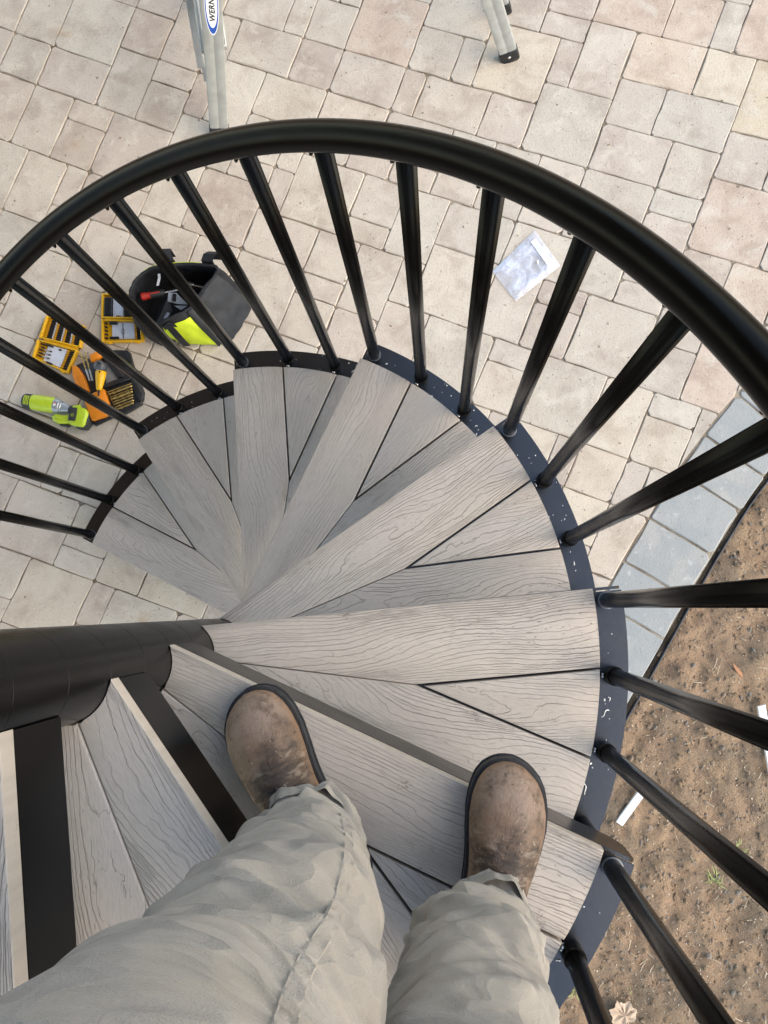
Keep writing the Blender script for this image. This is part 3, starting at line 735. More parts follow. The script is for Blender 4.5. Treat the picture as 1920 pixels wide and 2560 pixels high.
for i in range(1):
    q = Matrix((sx, d, sx.cross(d))).transposed()
    box(bm, (A + B) / 2, (0.024, (B - A).length, 0.003), q, 0.0008); box(bm, (A + B) / 2 + sx * 0.012 + q @ Vector((0, 0, -0.006)), (0.002, (B - A).length, 0.012), q)
    box(bm, (A + K1) / 2 + Vector((0.008, 0, -0.004)), (0.026, 0.05, 0.003), q, 0.0008)
shade(obj('knee_brace', bm, MAT['alu'], lad, LM), 40)
bm = bmesh.new(); a = nr + dr * (0.9 / dr.z); b = fr_ + Vector((dr.x, -0.02, dr.z)).normalized() * (0.9 / 0.96)
cyl(bm, a, b, 0.012, n=10); obj('rear_brace', bm, MAT['alu'], lad, LM)
bm = bmesh.new(); tp = (nf + dl * (HL / dl.z) + nr + dr * (HL / dr.z) + ff + dl * (HL / dl.z)) / 3
box(bm, (tp.x + 0.02, 2.05, HL + 0.03), (0.42, 0.36, 0.06), None, 0.012, 2)
shade(obj('top_cap', bm, simple('grey_cap_plastic', (0.10, 0.11, 0.12), 0.5), lad, LM), 50)
# oval maker's sticker on the front rail web
p, d, wv, bk, wd = frames['front', True]
def ellipse(bm, c, a, b, off, n=40):
    vsx = [bm.verts.new(c + wv * (a * math.cos(2 * PI * i / n)) + d * (b * math.sin(2 * PI * i / n)) - bk * off) for i in range(n)]
    vsl = [bm.verts.new(v.co + bk * 0.0003) for v in vsx]
    bm.faces.new(vsx); bm.faces.new(vsl[::-1])
    for i in range(n): bm.faces.new((vsx[i], vsx[(i + 1) % n], vsl[(i + 1) % n], vsl[i]))
    bmesh.ops.recalc_face_normals(bm, faces=bm.faces[:])
SW = 0.0215; SH = 0.104
tip_s = min((px(p + d * (q / 1000))[1] - 88) ** 2 * 1e6 + q for q in range(200, 800)) % 1e6 if False else min(range(200, 800), key=lambda q: abs(px(p + d * (q / 1000))[1] - 88)) / 1000
SC = p + d * (tip_s + SH)
bm = bmesh.new(); ellipse(bm, SC, SW, SH, 0.0005); stk = obj('sticker', bm, simple('white_sticker', (0.78, 0.79, 0.80), 0.35, var=0.03), lad, LM)
bm = bmesh.new(); ellipse(bm, SC, SW - 0.0022, SH - 0.0050, 0.0008); obj('blue_ring', bm, simple('blue_print', (0.012, 0.085, 0.40), 0.35, var=0.05), stk)
bm = bmesh.new(); ellipse(bm, SC, SW - 0.0050, SH - 0.027, 0.0011); obj('white_field', bm, simple('white_print', (0.80, 0.81, 0.82), 0.35, var=0.03), stk)
fc = bpy.data.curves.new('lettering', 'FONT'); fc.body = 'WERNER'; fc.size = 0.0225; fc.offset = 0.0007; fc.shear = 0.22; fc.align_x = 'CENTER'; fc.extrude = 0.0; fc.space_character = 1.08
to = bpy.data.objects.new('lettering_curve', fc); COL.objects.link(to)
dg = bpy.context.evaluated_depsgraph_get(); tm = bpy.data.meshes.new_from_object(to.evaluated_get(dg)); bpy.data.objects.remove(to)
# text runs up the rail: x along d, y along -wv
Mtx = Matrix(((d.x, -wv.x, -bk.x, 0), (d.y, -wv.y, -bk.y, 0), (d.z, -wv.z, -bk.z, 0), (0, 0, 0, 1)))
o0 = SC - bk * 0.0014 + wv * 0.0078
lt = obj('lettering', tm, simple('black_print', (0.012, 0.012, 0.013), 0.4), stk, Matrix.Translation(o0) @ Mtx @ Matrix.Diagonal((1.16, 1, 1, 1)))

# ------------------------------------------------------------------ clear plastic parts bag on the pavers
TB = tile(1200, 560, 240 / 1659)
Z0 = 0.004
def m_film():
    k = NT('clear_plastic_film', 0.22, 0.6); pos = k.coords()
    k.base((0.66, 0.70, 0.80))
    n = k.noise(pos, 16, 3, 0.6, 0.8)
    k.set(k.b.inputs['Alpha'], k.mapr(n, 0.38, 0.66, 0.25, 0.72))
    k.normal(k.bump(k.noise(pos, 34, 3, 0.6, 1.0), 0.004, 0.8)); return k.m
co_ = [TB(950, 110, Z0), TB(1385, 720, Z0), TB(620, 1335, Z0), TB(215, 820, Z0)]
cen = sum(co_, Vector()) / 4
n = 26; V = []; F = []
for lay in (0, 1):
    for j in range(n + 1):
        for i in range(n + 1):
            u, v = i / n, j / n
            q = (co_[0] * (1 - u) + co_[1] * u) * (1 - v) + (co_[3] * (1 - u) + co_[2] * u) * v
            e = min(u, 1 - u, v, 1 - v)
            z = 0.003 * noise.noise(Vector((q.x * 30, q.y * 30, 3))) + 0.0022 * noise.noise(Vector((q.x * 75, q.y * 75, 8)))
            b_ = min(1, e * 9)
            zz = Z0 + (0.0003 if lay == 0 else 0.0012 + 0.0075 * b_) + (z * b_ if lay else 0)
            V.append(Vector((q.x, q.y, max(zz, 0.0022 + 0.0005 * lay))) - Vector((cen.x, cen.y, 0)))
    for j in range(n):
        for i in range(n):
            a = lay * (n + 1) ** 2 + j * (n + 1) + i; f = (a, a + 1, a + n + 2, a + n + 1)
            F.append(f if lay else f[::-1])
pb = obj('plastic_bag', mesh('plastic_bag', V, F, True), m_film()); pb.location = (cen.x, cen.y, 0)
tag(pb, 'small clear plastic parts bag with white barcode label lying flat on the pavers', 'plastic bag')
IM = Matrix.Translation((-cen.x, -cen.y, 0))
def flat(name, pts, z, mat, parent, th=0.0006, mw=None):
    P = ccw([(q.x, q.y) for q in pts]); b = bmesh.new(); prism(b, P, z, z + th); return obj(name, b, mat, parent, mw)
lb = flat('label', [TB(880, 310, 0.015), TB(960, 255, 0.015), TB(1270, 650, 0.015), TB(1165, 715, 0.015)], 0.0148, simple('white_label', (0.83, 0.83, 0.82), 0.5, var=0.03), pb, mw=IM)
bm = bmesh.new()
for i in range(9):
    t = i / 8; a = TB(962 + 108 * t, 392 + 118 * t, 0.0155); b = TB(1000 + 100 * t - 8, 352 + 125 * t, 0.0155); w_ = 0.0011 if i % 3 else 0.002
    dd = (b - a).normalized(); nn = Vector((-dd.y, dd.x, 0)) * w_ / 2
    q = [a + nn, b + nn, b - nn, a - nn]; prism(bm, ccw([(v.x, v.y) for v in q]), 0.0155, 0.0158)
obj('barcode', bm, simple('teal_ink', (0.25, 0.42, 0.43), 0.5), lb)
a = TB(1035, 775, 0.02); b = TB(1003, 690, 0.02); c = TB(985, 640, 0.02)
bm = bmesh.new(); cyl(bm, (a.x, a.y, 0.0185), (b.x, b.y, 0.0185), 0.0016, n=10); cyl(bm, (b.x, b.y, 0.0185), (c.x, c.y, 0.0185), 0.0018, 0.0055, 12)
o = shade(obj('screw', bm, MAT['chrome']), 40); tag(o, 'single short countersunk screw lying on the clear plastic bag', 'screw')

# ------------------------------------------------------------------ things lying on the soil
T6_ = tile(1400, 1600, 520 / 1659); T7_ = tile(1400, 2080, 520 / 1659)
MAT['trim'] = simple('white_pvc_trim', (0.80, 0.80, 0.79), 0.45, 0.4, var=0.03)
def offcut(pts, label, z=0.0):
    P = ccw([(q.x, q.y) for q in pts]); c = Vector((sum(p[0] for p in P) / len(P), sum(p[1] for p in P) / len(P)))
    b = bmesh.new(); prism(b, [(x - c.x, y - c.y) for x, y in P], 0, 0.011, 0.001)
    o = shade(obj('trim_offcut', b, MAT['trim']), 40); o.location = (c.x, c.y, max(soil_z(c.x, c.y), -0.014) + 0.001 + z)
    tag(o, label, 'trim offcut', 'white trim offcuts on the soil'); return o
oc = offcut([T6_(640, 1190, 0), T6_(690, 1225, 0), T6_(500, 1487, 0), T6_(448, 1452, 0)], 'short white plastic trim offcut with a pencilled cross lying on the soil')
q = T6_(478, 1440, 0); b = bmesh.new()
for s_ in (-1, 1): box(b, (0, 0, 0.0006), (0.012, 0.0007, 0.0004), Matrix.Rotation(s_ * 0.8, 3, 'Z'))
obj('pencil_cross', b, simple('pencil_grey', (0.30, 0.30, 0.31), 0.6), oc, Matrix.Translation((q.x - oc.location.x, q.y - oc.location.y, 0.011)))
offcut([T6_(1578, 532, 0), T6_(1638, 515, 0), T6_(1738, 1120, 0), T6_(1680, 1132, 0)], 'long white plastic trim offcut lying on the soil, partly outside the railings')
# dead leaf
def leaf_poly(sc, rot):
    R_ = [(0, 1.0), (6, 0.88), (12, 0.90), (17, 0.80), (24, 0.76), (32, 0.78), (39, 0.90), (46, 0.97), (51, 0.86), (58, 0.84), (66, 0.74), (75, 0.76), (84, 0.86), (92, 0.84), (101, 0.74), (115, 0.68), (130, 0.70), (145, 0.62), (160, 0.50), (174, 0.34)]
    P = [(a, r) for a, r in R_] + [(360 - a, r * 0.93) for a, r in R_[::-1][:-1]]
    return [Vector((math.cos(math.radians(a) + rot), math.sin(math.radians(a) + rot), 0)) * r * sc for a, r in P]
lc = T7_(528, 1490, 0.005); lp = leaf_poly(0.052, math.radians(108))
b = bmesh.new(); cv = b.verts.new((0, 0, 0.004)); up = [b.verts.new((v.x, v.y, 0.006 + 0.10 * v.length * (0.5 + math.sin(i * 0.7)) * 0.6)) for i, v in enumerate(lp)]
mid = [b.verts.new((v.co.x * 0.5, v.co.y * 0.5, 0.004 + 0.004 * math.sin(i * 1.1))) for i, v in enumerate(up)]
for i in range(len(up)):
    j = (i + 1) % len(up); b.faces.new((mid[i], up[i], up[j], mid[j])); b.faces.new((cv, mid[i], mid[j]))
tube(b, [(0, 0, 0.004), (-0.012 * math.cos(1.885), -0.012 * math.sin(1.885), 0.006), (-0.034 * math.cos(1.885), -0.034 * math.sin(1.885), 0.004)], 0.0008, 6)
o = obj('dead_leaf', b, simple('dry_leaf', (0.50, 0.37, 0.26), 0.7, 0.3, var=0.2, scale=40, bump=0.3)); o.location = (lc.x, lc.y, soil_z(lc.x, lc.y) + 0.004)
md = o.modifiers.new('thickness', 'SOLIDIFY'); md.thickness = 0.0006
tag(o, 'dry pale brown lobed leaf lying on the soil below the railings', 'leaf')
# rusty brown sliver and the tiny litter
c = T6_(1432, 245, 0.0); b = bmesh.new()
P = [T6_(1392, 182, 0), T6_(1412, 205, 0), T6_(1462, 262, 0), T6_(1475, 300, 0), T6_(1450, 292, 0), T6_(1415, 250, 0), T6_(1395, 210, 0)]
prism(b, ccw([(q.x - c.x, q.y - c.y) for q in P]), 0, 0.004, 0.001); o = obj('bark_chip', b, simple('orange_bark', (0.42, 0.19, 0.09), 0.7)); o.location = (c.x, c.y, soil_z(c.x, c.y) + 0.002)
tag(o, 'orange brown pointed bark chip lying on the soil', 'bark chip')
random.seed(5)
def soil_pt(mg=0.03):
    while True:
        u = random.uniform(1330, 2060); v = random.uniform(900, 2700); p = at(u, v, 0)
        d = side(Vector((p.x, p.y)))
        if d > BW + mg and X0 < p.x < X1 and Y0 < p.y < Y1: return p
straw = bmesh.new()
for i in range(430):
    p = soil_pt(); z = soil_z(p.x, p.y) + 0.002; L = random.choice((0.006, 0.009, 0.012, 0.018, 0.03)) * random.uniform(0.7, 1.2); a = random.uniform(0, 6.3)
    q = Vector((math.cos(a) * L, math.sin(a) * L, random.uniform(-0.1, 0.25) * L)); wv_ = Vector((-math.sin(a), math.cos(a), 0)) * random.uniform(0.0004, 0.0011)
    c0 = Vector((p.x, p.y, z)); m1 = c0 + q * 0.5 + wv_ * random.uniform(-2, 2)
    ribbon(straw, [c0, m1, c0 + q], wv_, 0.0004)
def scatter(name, items, proto, mat):
    """items: (loc, 3x3 matrix, jitter); proto: (verts, faces) joined into one mesh"""
    V = []; F = []
    for loc, R_, jit in items:
        k0 = len(V)
        for v in proto[0]: V.append(loc + R_ @ (v * (1 + random.uniform(-jit, jit))))
        F += [tuple(a + k0 for a in f) for f in proto[1]]
    return obj(name, mesh(name, V, F), mat)
CUBE = ([Vector((x, y, z)) * 0.5 for z in (-1, 1) for y in (-1, 1) for x in (-1, 1)], [(0, 2, 3, 1), (4, 5, 7, 6), (0, 1, 5, 4), (2, 6, 7, 3), (0, 4, 6, 2), (1, 3, 7, 5)])
bi = bmesh.new(); bmesh.ops.create_icosphere(bi, subdivisions=1, radius=1.0); bi.verts.index_update(); ICO = ([v.co.copy() for v in bi.verts], [tuple(v.index for v in f.verts) for f in bi.faces]); bi.free()
chips = []; peb = []
for i in range(2200):
    p = soil_pt(); z = soil_z(p.x, p.y) + 0.001; s_ = random.choice((0.0010, 0.0014, 0.0018, 0.0026)) * random.uniform(0.7, 1.3)
    chips.append((Vector((p.x, p.y, z)), Matrix.Rotation(random.uniform(0, 6), 3, 'Z') @ Matrix.Rotation(random.uniform(-0.6, 0.6), 3, 'X') @ Matrix.Diagonal((s_ * random.uniform(1, 2.2), s_, s_ * 0.4)), 0.1))
for i in range(160):
    p = soil_pt(0.04); s_ = random.uniform(0.005, 0.011)
    peb.append((Vector((p.x, p.y, soil_z(p.x, p.y))), Matrix.Rotation(random.uniform(0, 6), 3, 'Z') @ Matrix.Diagonal((1.3 * s_, random.uniform(0.7, 1) * s_, 0.6 * s_)), 0.3))
for i in range(5200):
    p = soil_pt(0.01); s_ = random.choice((0.0012, 0.0018, 0.0025, 0.003, 0.004, 0.0065)) * random.uniform(0.6, 1.2)
    peb.append((Vector((p.x, p.y, soil_z(p.x, p.y))), Matrix.Rotation(random.uniform(0, 6), 3, 'Z') @ Matrix.Diagonal((1.3 * s_, random.uniform(0.7, 1) * s_, 0.8 * s_)), 0.25))
o = obj('straw_bits', straw, simple('dry_straw', (0.50, 0.42, 0.29), 0.7, var=0.3, scale=18)); o['kind'] = 'stuff'; tag(o, 'dry yellow straw stalks strewn over the bare soil', 'straw')
o = scatter('wood_chips', chips, CUBE, simple('pale_chip', (0.52, 0.44, 0.33), 0.8, var=0.4, scale=25)); o['kind'] = 'stuff'; tag(o, 'tiny pale chips and crumbs sprinkled over the bare soil', 'chips')
k = NT('soil_clods', 0.95, 0.1); isl = k.n('NewGeometry').outputs['Random Per Island']; rp = k.n('ValToRGB', Fac=isl)
rp.color_ramp.elements[0].color = (0.15, 0.108, 0.07, 1); rp.color_ramp.elements[1].color = (0.38, 0.25, 0.155, 1); q = rp.color_ramp.elements.new(0.55); q.color = (0.27, 0.185, 0.118, 1); q = rp.color_ramp.elements.new(0.97); q.color = (0.20, 0.18, 0.155, 1)
k.base(rp.outputs[0])
o = scatter('soil_crumbs', peb, ICO, k.m); o['kind'] = 'stuff'; tag(o, 'small soil crumbs and stones over the bare ground', 'crumbs')
gm = simple('thin_grass', (0.30, 0.34, 0.11), 0.6, var=0.35, scale=30)
for (tx, ty, n_, R_, nm) in ((1430, 170, 22, 0.020, 'sparse green grass tuft with longest blades on the soil'), (1230, 410, 16, 0.022, 'flattened pale green grass tuft on the soil beside a baluster'), (120, 1310, 12, 0.014, 'small upright grass tuft at the foot of the outer tread band'), (580, 1310, 9, 0.010, 'tiny yellowish grass tuft on the soil near the dead leaf')):
    c = T7_(tx, ty, 0); b = bmesh.new()
    for i in range(n_):
        a = random.uniform(0, 6.3); L = R_ * random.uniform(0.8, 1.9); o0 = Vector((random.gauss(0, R_ * 0.5), random.gauss(0, R_ * 0.5), -0.004))
        dv = Vector((math.cos(a), math.sin(a), 0)); wv_ = Vector((-dv.y, dv.x, 0)) * 0.0013
        ribbon(b, [o0, o0 + dv * L * 0.4 + Vector((0, 0, L * 0.5)), o0 + dv * L + Vector((0, 0, L * 0.55))], [wv_, wv_, wv_ * 0.2], 0.0003)
    o = obj('grass_tuft', b, gm); o.location = (c.x, c.y, soil_z(c.x, c.y)); tag(o, nm, 'grass tuft', 'grass tufts on the soil')

# ------------------------------------------------------------------ tool bag
fab = simple('black_nylon', (0.010, 0.011, 0.014), 0.75, 0.3, var=0.4, scale=30, bump=0.4, bscale=600)
greyfab = simple('dark_grey_nylon', (0.015, 0.018, 0.023), 0.6, 0.3, var=0.25, scale=30, bump=0.4, bscale=700)
lime = simple('lime_nylon', (0.47, 0.58, 0.03), 0.6, 0.35, var=0.08, scale=25, bump=0.25, bscale=500)
palegrey = simple('pale_grey_pocket', (0.22, 0.26, 0.31), 0.7, 0.3, var=0.2)
TZ3 = tile(300, 620, 340 / 1659)
RIMZ = 0.19
rimp = [(112, 590), (150, 450), (230, 340), (360, 250), (520, 205), (700, 192), (900, 195), (1080, 205), (1200, 240), (1175, 330), (1080, 450), (960, 610), (880, 720), (820, 775), (640, 860), (480, 930), (340, 960), (220, 900), (140, 760)]
basp = [(340, 820), (390, 690), (470, 580), (600, 490), (760, 445), (940, 430), (1140, 440), (1330, 470), (1540, 620), (1600, 725), (1530, 860), (1440, 1000), (1370, 1110), (1205, 1178), (960, 1170), (720, 1140), (540, 1195), (385, 1120), (310, 970)]
rim = [TZ3(x, y, RIMZ + (0.008 * math.sin(i * 1.9))) for i, (x, y) in enumerate(rimp)]; bas = [TZ3(x, y, 0.004) for x, y in basp]
bc = sum(bas, Vector()) / len(bas); bag = empty('tool_bag', (bc.x, bc.y, 0)); tag(bag, 'open black tool bag with lime green side panel standing on the pavers', 'tool bag')
BM_ = Matrix.Translation((-bc.x, -bc.y, 0))
def cr(P, i, t):
    n = len(P); p0, p1, p2, p3 = P[(i - 1) % n], P[i % n], P[(i + 1) % n], P[(i + 2) % n]
    return 0.5 * ((2 * p1) + (p2 - p0) * t + (2 * p0 - 5 * p1 + 4 * p2 - p3) * t * t + (3 * p1 - p0 - 3 * p2 + p3) * t ** 3)
def bagpt(u, v, off=0.0):
    """u along the rim index, v 0 = rim, 1 = ground, off = outward"""
    i = int(math.floor(u)); t = u - i
    a = cr(rim, i, t); b = cr(bas, i, t); p = a.lerp(b, v)
    bulge = 0.010 * math.sin(PI * v) + 0.009 * math.sin(PI * v) * noise.noise(Vector((u * 0.9, v * 2.6, 3.3))) + 0.004 * noise.noise(Vector((u * 2.2, v * 5, 7.3)))
    c = Vector((bc.x, bc.y, p.z)); o_ = (p - (c + (Vector((rim[0].x + rim[9].x, rim[0].y + rim[9].y, 0)) / 2 - Vector((bc.x, bc.y, 0))) * (1 - v))); o_.z = 0
    return p + o_.normalized() * (bulge + off)
def bag_sheet(bm, u0, u1, v0, v1, off, nu, nv, th=0.002):
    G = [[bm.verts.new(bagpt(u0 + (u1 - u0) * i / nu, v0 + (v1 - v0) * j / nv, off)) for i in range(nu + 1)] for j in range(nv + 1)]
    I = [[bm.verts.new(bagpt(u0 + (u1 - u0) * i / nu, v0 + (v1 - v0) * j / nv, off - th)) for i in range(nu + 1)] for j in range(nv + 1)]
    for j in range(nv):
        for i in range(nu):
            bm.faces.new((G[j][i], G[j][i + 1], G[j + 1][i + 1], G[j + 1][i])); bm.faces.new((I[j][i], I[j + 1][i], I[j + 1][i + 1], I[j][i + 1]))
    for j in range(nv):
        for i in (0, nu): bm.faces.new((G[j][i], G[j + 1][i], I[j + 1][i], I[j][i]))
    for i in range(nu):
        for j in (0, nv): bm.faces.new((G[j][i], I[j][i], I[j][i + 1], G[j][i + 1]))
    bmesh.ops.recalc_face_normals(bm, faces=bm.faces[:])
bm = bmesh.new(); bag_sheet(bm, 0, 19, 0, 1, 0, 114, 14, 0.008)
fl = [bm.verts.new(bagpt(i, 1.0, -0.006) + Vector((0, 0, 0.004))) for i in range(19)]; bm.faces.new(fl)
shell = shade(obj('bag_body', bm, fab, bag, BM_), 60)
bm = bmesh.new(); bag_sheet(bm, 13.05, 14.85, 0.10, 0.97, 0.004, 20, 12); shade(obj('side_panel', bm, lime, bag, BM_), 60)
bm = bmesh.new(); bag_sheet(bm, 9.0, 12.9, 0.0, 0.99, 0.004, 24, 12); shade(obj('end_panel', bm, greyfab, bag, BM_), 60)
bm = bmesh.new(); tube(bm, [bagpt(2.4 + 4.0 * i / 24, 0.02, 0.004) for i in range(25)], 0.0028, 8); obj('piping', bm, lime, bag, BM_)
bm = bmesh.new(); tube(bm, [bagpt(19 * i / 90, 0.0, -0.003) + Vector((0, 0, 0.002)) for i in range(91)], 0.0052, 8); shade(obj('rim_binding', bm, fab, bag, BM_), 60)
bm = bmesh.new(); tube(bm, [bagpt(13.0, i / 10, 0.003) for i in range(11)], 0.0042, 8); shade(obj('corner_binding', bm, fab, bag, BM_), 60)
for ua, ub in ((4.2, 4.9), (6.4, 7.2)):
    bm = bmesh.new(); c0 = bagpt((ua + ub) / 2, 0); wv_ = (bagpt(ub, 0) - bagpt(ua, 0)) / 2
    ou = (c0 - Vector((bc.x, bc.y, c0.z))); ou.z = 0; ou.normalize()
    ribbon(bm, [c0 + Vector((0, 0, -0.05)) + ou * 0.006, c0 + Vector((0, 0, 0.014)) + ou * 0.010, c0 + Vector((0, 0, 0.030)) + ou * 0.028, c0 + Vector((0, 0, 0.016)) + ou * 0.045, c0 + Vector((0, 0, -0.03)) + ou * 0.038], wv_, 0.002)
    obj('handle_strap', bm, fab, bag, BM_)
bm = bmesh.new(); q0 = [bagpt(14.5, 0.05, 0.006), bagpt(14.25, 0.10, 0.016), bagpt(14.18, 0.35, 0.022), bagpt(14.3, 0.65, 0.016), bagpt(14.5, 0.98, 0.012)]
ribbon(bm, q0, (bagpt(14.3, 0.5) - bagpt(14.7, 0.5)) * 0.5, 0.002)
ribbon(bm, [bagpt(14.75, 0.12, 0.007), bagpt(14.3, 0.04, 0.010), bagpt(13.95, 0.10, 0.012)], Vector((0, 0, 0.013)), 0.002)
obj('side_strap', bm, fab, bag, BM_)
def patch(name, pts, zz, mat, parent=bag):
    b = bmesh.new(); P = [TZ3(x, y, z) for (x, y), z in zip(pts, zz)]
    a = [b.verts.new(p) for p in P]; c = [b.verts.new(p - Vector((0, 0, 0.003))) for p in P]; n = len(P)
    b.faces.new(a); b.faces.new(c[::-1])
    for i in range(n): b.faces.new((a[i], c[i], c[(i + 1) % n], a[(i + 1) % n]))
    bmesh.ops.recalc_face_normals(b, faces=b.faces[:]); return obj(name, b, mat, parent, BM_)
patch('pocket', [(590, 540), (690, 548), (830, 690), (700, 680), (580, 650)], (0.13, 0.13, 0.10, 0.11, 0.12), palegrey)
patch('pocket', [(660, 700), (825, 705), (740, 755)], (0.10, 0.10, 0.11), palegrey)
patch('pocket', [(545, 755), (608, 798), (580, 840), (505, 885)], (0.11, 0.12, 0.13, 0.13), palegrey)
patch('pocket_band', [(645, 555), (685, 560), (680, 650), (640, 645)], (0.134, 0.134, 0.124, 0.126), fab)
patch('divider', [(470, 640), (590, 600), (640, 760), (560, 900), (440, 930)], (0.08, 0.12, 0.10, 0.14, 0.15), greyfab)
bm = bmesh.new(); ribbon(bm, [TZ3(475, 320, 0.175), TZ3(478, 370, 0.16), TZ3(458, 460, 0.15)], TZ3(475, 340, 0.17) - TZ3(460, 340, 0.17), 0.002); obj('pale_loop', bm, simple('pale_webbing', (0.45, 0.49, 0.53), 0.7), bag, BM_)
# tools in the bag
rh = simple('red_grip', (0.34, 0.025, 0.018), 0.4); bh = simple('black_grip', (0.014, 0.014, 0.015), 0.5)
def driver(a, b, name, label):
    t = empty(name, a); L = (b - a).length; dv = (b - a).normalized()
    bm = bmesh.new(); lathe(bm, (0, 0, 0), dv, [(0, 0.006), (0.004, 0.0125), (0.014, 0.0135), (0.024, 0.0105), (0.034, 0.0125)], 14); shade(obj('handle_end', bm, rh, t), 50)
    bm = bmesh.new(); lathe(bm, dv * 0.0341, dv * 2, [(0, 0.0125), (L * 0.35, 0.0135), (L * 0.5, 0.0115), (L * 0.52, 0.008)], 14); g_ = shade(obj('grip', bm, bh, t), 50)
    up = Vector((0, 0, 1)); bm = bmesh.new(); box(bm, dv * (0.034 + L * 0.2) + up * 0.0128, (L * 0.34, 0.005, 0.003), dv.to_track_quat('X', 'Z').to_matrix(), 0.001); obj('grip_insert', bm, rh, g_)
    bm = bmesh.new(); cyl(bm, dv * (0.034 + L * 0.5), dv * (L + 0.05), 0.003, n=10); obj('shaft', bm, MAT['chrome'], t)
    tag(t, label, 'screwdriver'); return t
driver(TZ3(250, 600, 0.135), TZ3(585, 535, 0.125), 'screwdriver', 'red and black handled screwdriver lying inside the open tool bag')
bm = bmesh.new(); a = TZ3(800, 430, 0.08); b_ = TZ3(1060, 490, 0.08); cyl(bm, a, b_, 0.004, n=10); cyl(bm, a, a + (b_ - a) * 0.35, 0.008, n=12)
o = shade(obj('steel_rod', bm, MAT['chrome']), 40); tag(o, 'shiny steel tool shank deep inside the open tool bag', 'tool')

# ------------------------------------------------------------------ bit cases
yel = simple('yellow_case_plastic', (0.62, 0.33, 0.008), 0.4, 0.45, var=0.06)
dky = simple('amber_clip', (0.52, 0.24, 0.006), 0.5, 0.4, var=0.1)
blk = simple('black_bit_steel', (0.016, 0.017, 0.02), 0.35, 0.5, 0.3)
lab = simple('pale_insert', (0.52, 0.55, 0.60), 0.45, var=0.05)
TZ2 = tile(80, 620, 300 / 1659)
class Half:
    def __init__(s, q, z0=0.003):
        s.q = q; s.z0 = z0
    def p(s, u, v, z):
        a = s.q[0] * (1 - u) + s.q[1] * u; b = s.q[3] * (1 - u) + s.q[2] * u; r = a * (1 - v) + b * v
        return Vector((r.x, r.y, s.z0 + z))
    def box(s, bm, u0, u1, v0, v1, z0, z1, bev=0.0):
        C = [(u0, v0), (u1, v0), (u1, v1), (u0, v1)]
        lo = [bm.verts.new(s.p(u, v, z0)) for u, v in C]; hi = [bm.verts.new(s.p(u, v, z1)) for u, v in C]
        fs = [bm.faces.new(lo), bm.faces.new(hi[::-1])] + [bm.faces.new((lo[i], hi[i], hi[(i + 1) % 4], lo[(i + 1) % 4])) for i in range(4)]
        bmesh.ops.recalc_face_normals(bm, faces=fs)
        if bev: bmesh.ops.bevel(bm, geom=list({e for f in fs for e in f.edges}), offset=bev, segments=2, affect='EDGES', profile=0.5)
def half_shell(name, Hf, parent, M, dep=0.020, wall=0.055):
    b = bmesh.new()
    Hf.box(b, 0.01, 0.99, 0.01, 0.99, 0, 0.005)
    Hf.box(b, 0, wall, 0, 1, 0.0008, dep, 0.002); Hf.box(b, 1 - wall, 1, 0, 1, 0.001, dep, 0.002)
    Hf.box(b, wall, 1 - wall, 0, wall * 1.2, 0.0012, dep - 0.0006, 0.002); Hf.box(b, wall, 1 - wall, 1 - wall * 1.2, 1, 0.0014, dep - 0.0006, 0.002)
    for u in (0.12, 0.78):
        Hf.box(b, u, u + 0.12, 0.985, 1.05, 0.004, dep * 0.8, 0.001)
    Hf.box(b, 0.01, 0.06, -0.012, 1.012, 0.003, dep * 0.7, 0.001)
    return shade(obj(name, b, yel, parent, M), 50)
def bits_row(Hf, part, u0, u1, v0, v1, n, M=None):
    b = bmesh.new(); c = bmesh.new()
    for i in range(n):
        v = v0 + (v1 - v0) * (i + 0.5) / n; dv = (v1 - v0) / n * 0.36
        Hf.box(b, u0 + (u1 - u0) * 0.42, u1, v - dv, v + dv, 0.006, 0.0155)
        Hf.box(c, u0, u0 + (u1 - u0) * 0.42, v - dv * 0.75, v + dv * 0.75, 0.006, 0.0150)
    Hf.box(c, u0 + (u1 - u0) * 0.16, u0 + (u1 - u0) * 0.30, v0, v1, 0.005, 0.0125)
    obj('bit_row', b, blk, part); obj('bit_clip', c, dky, part)
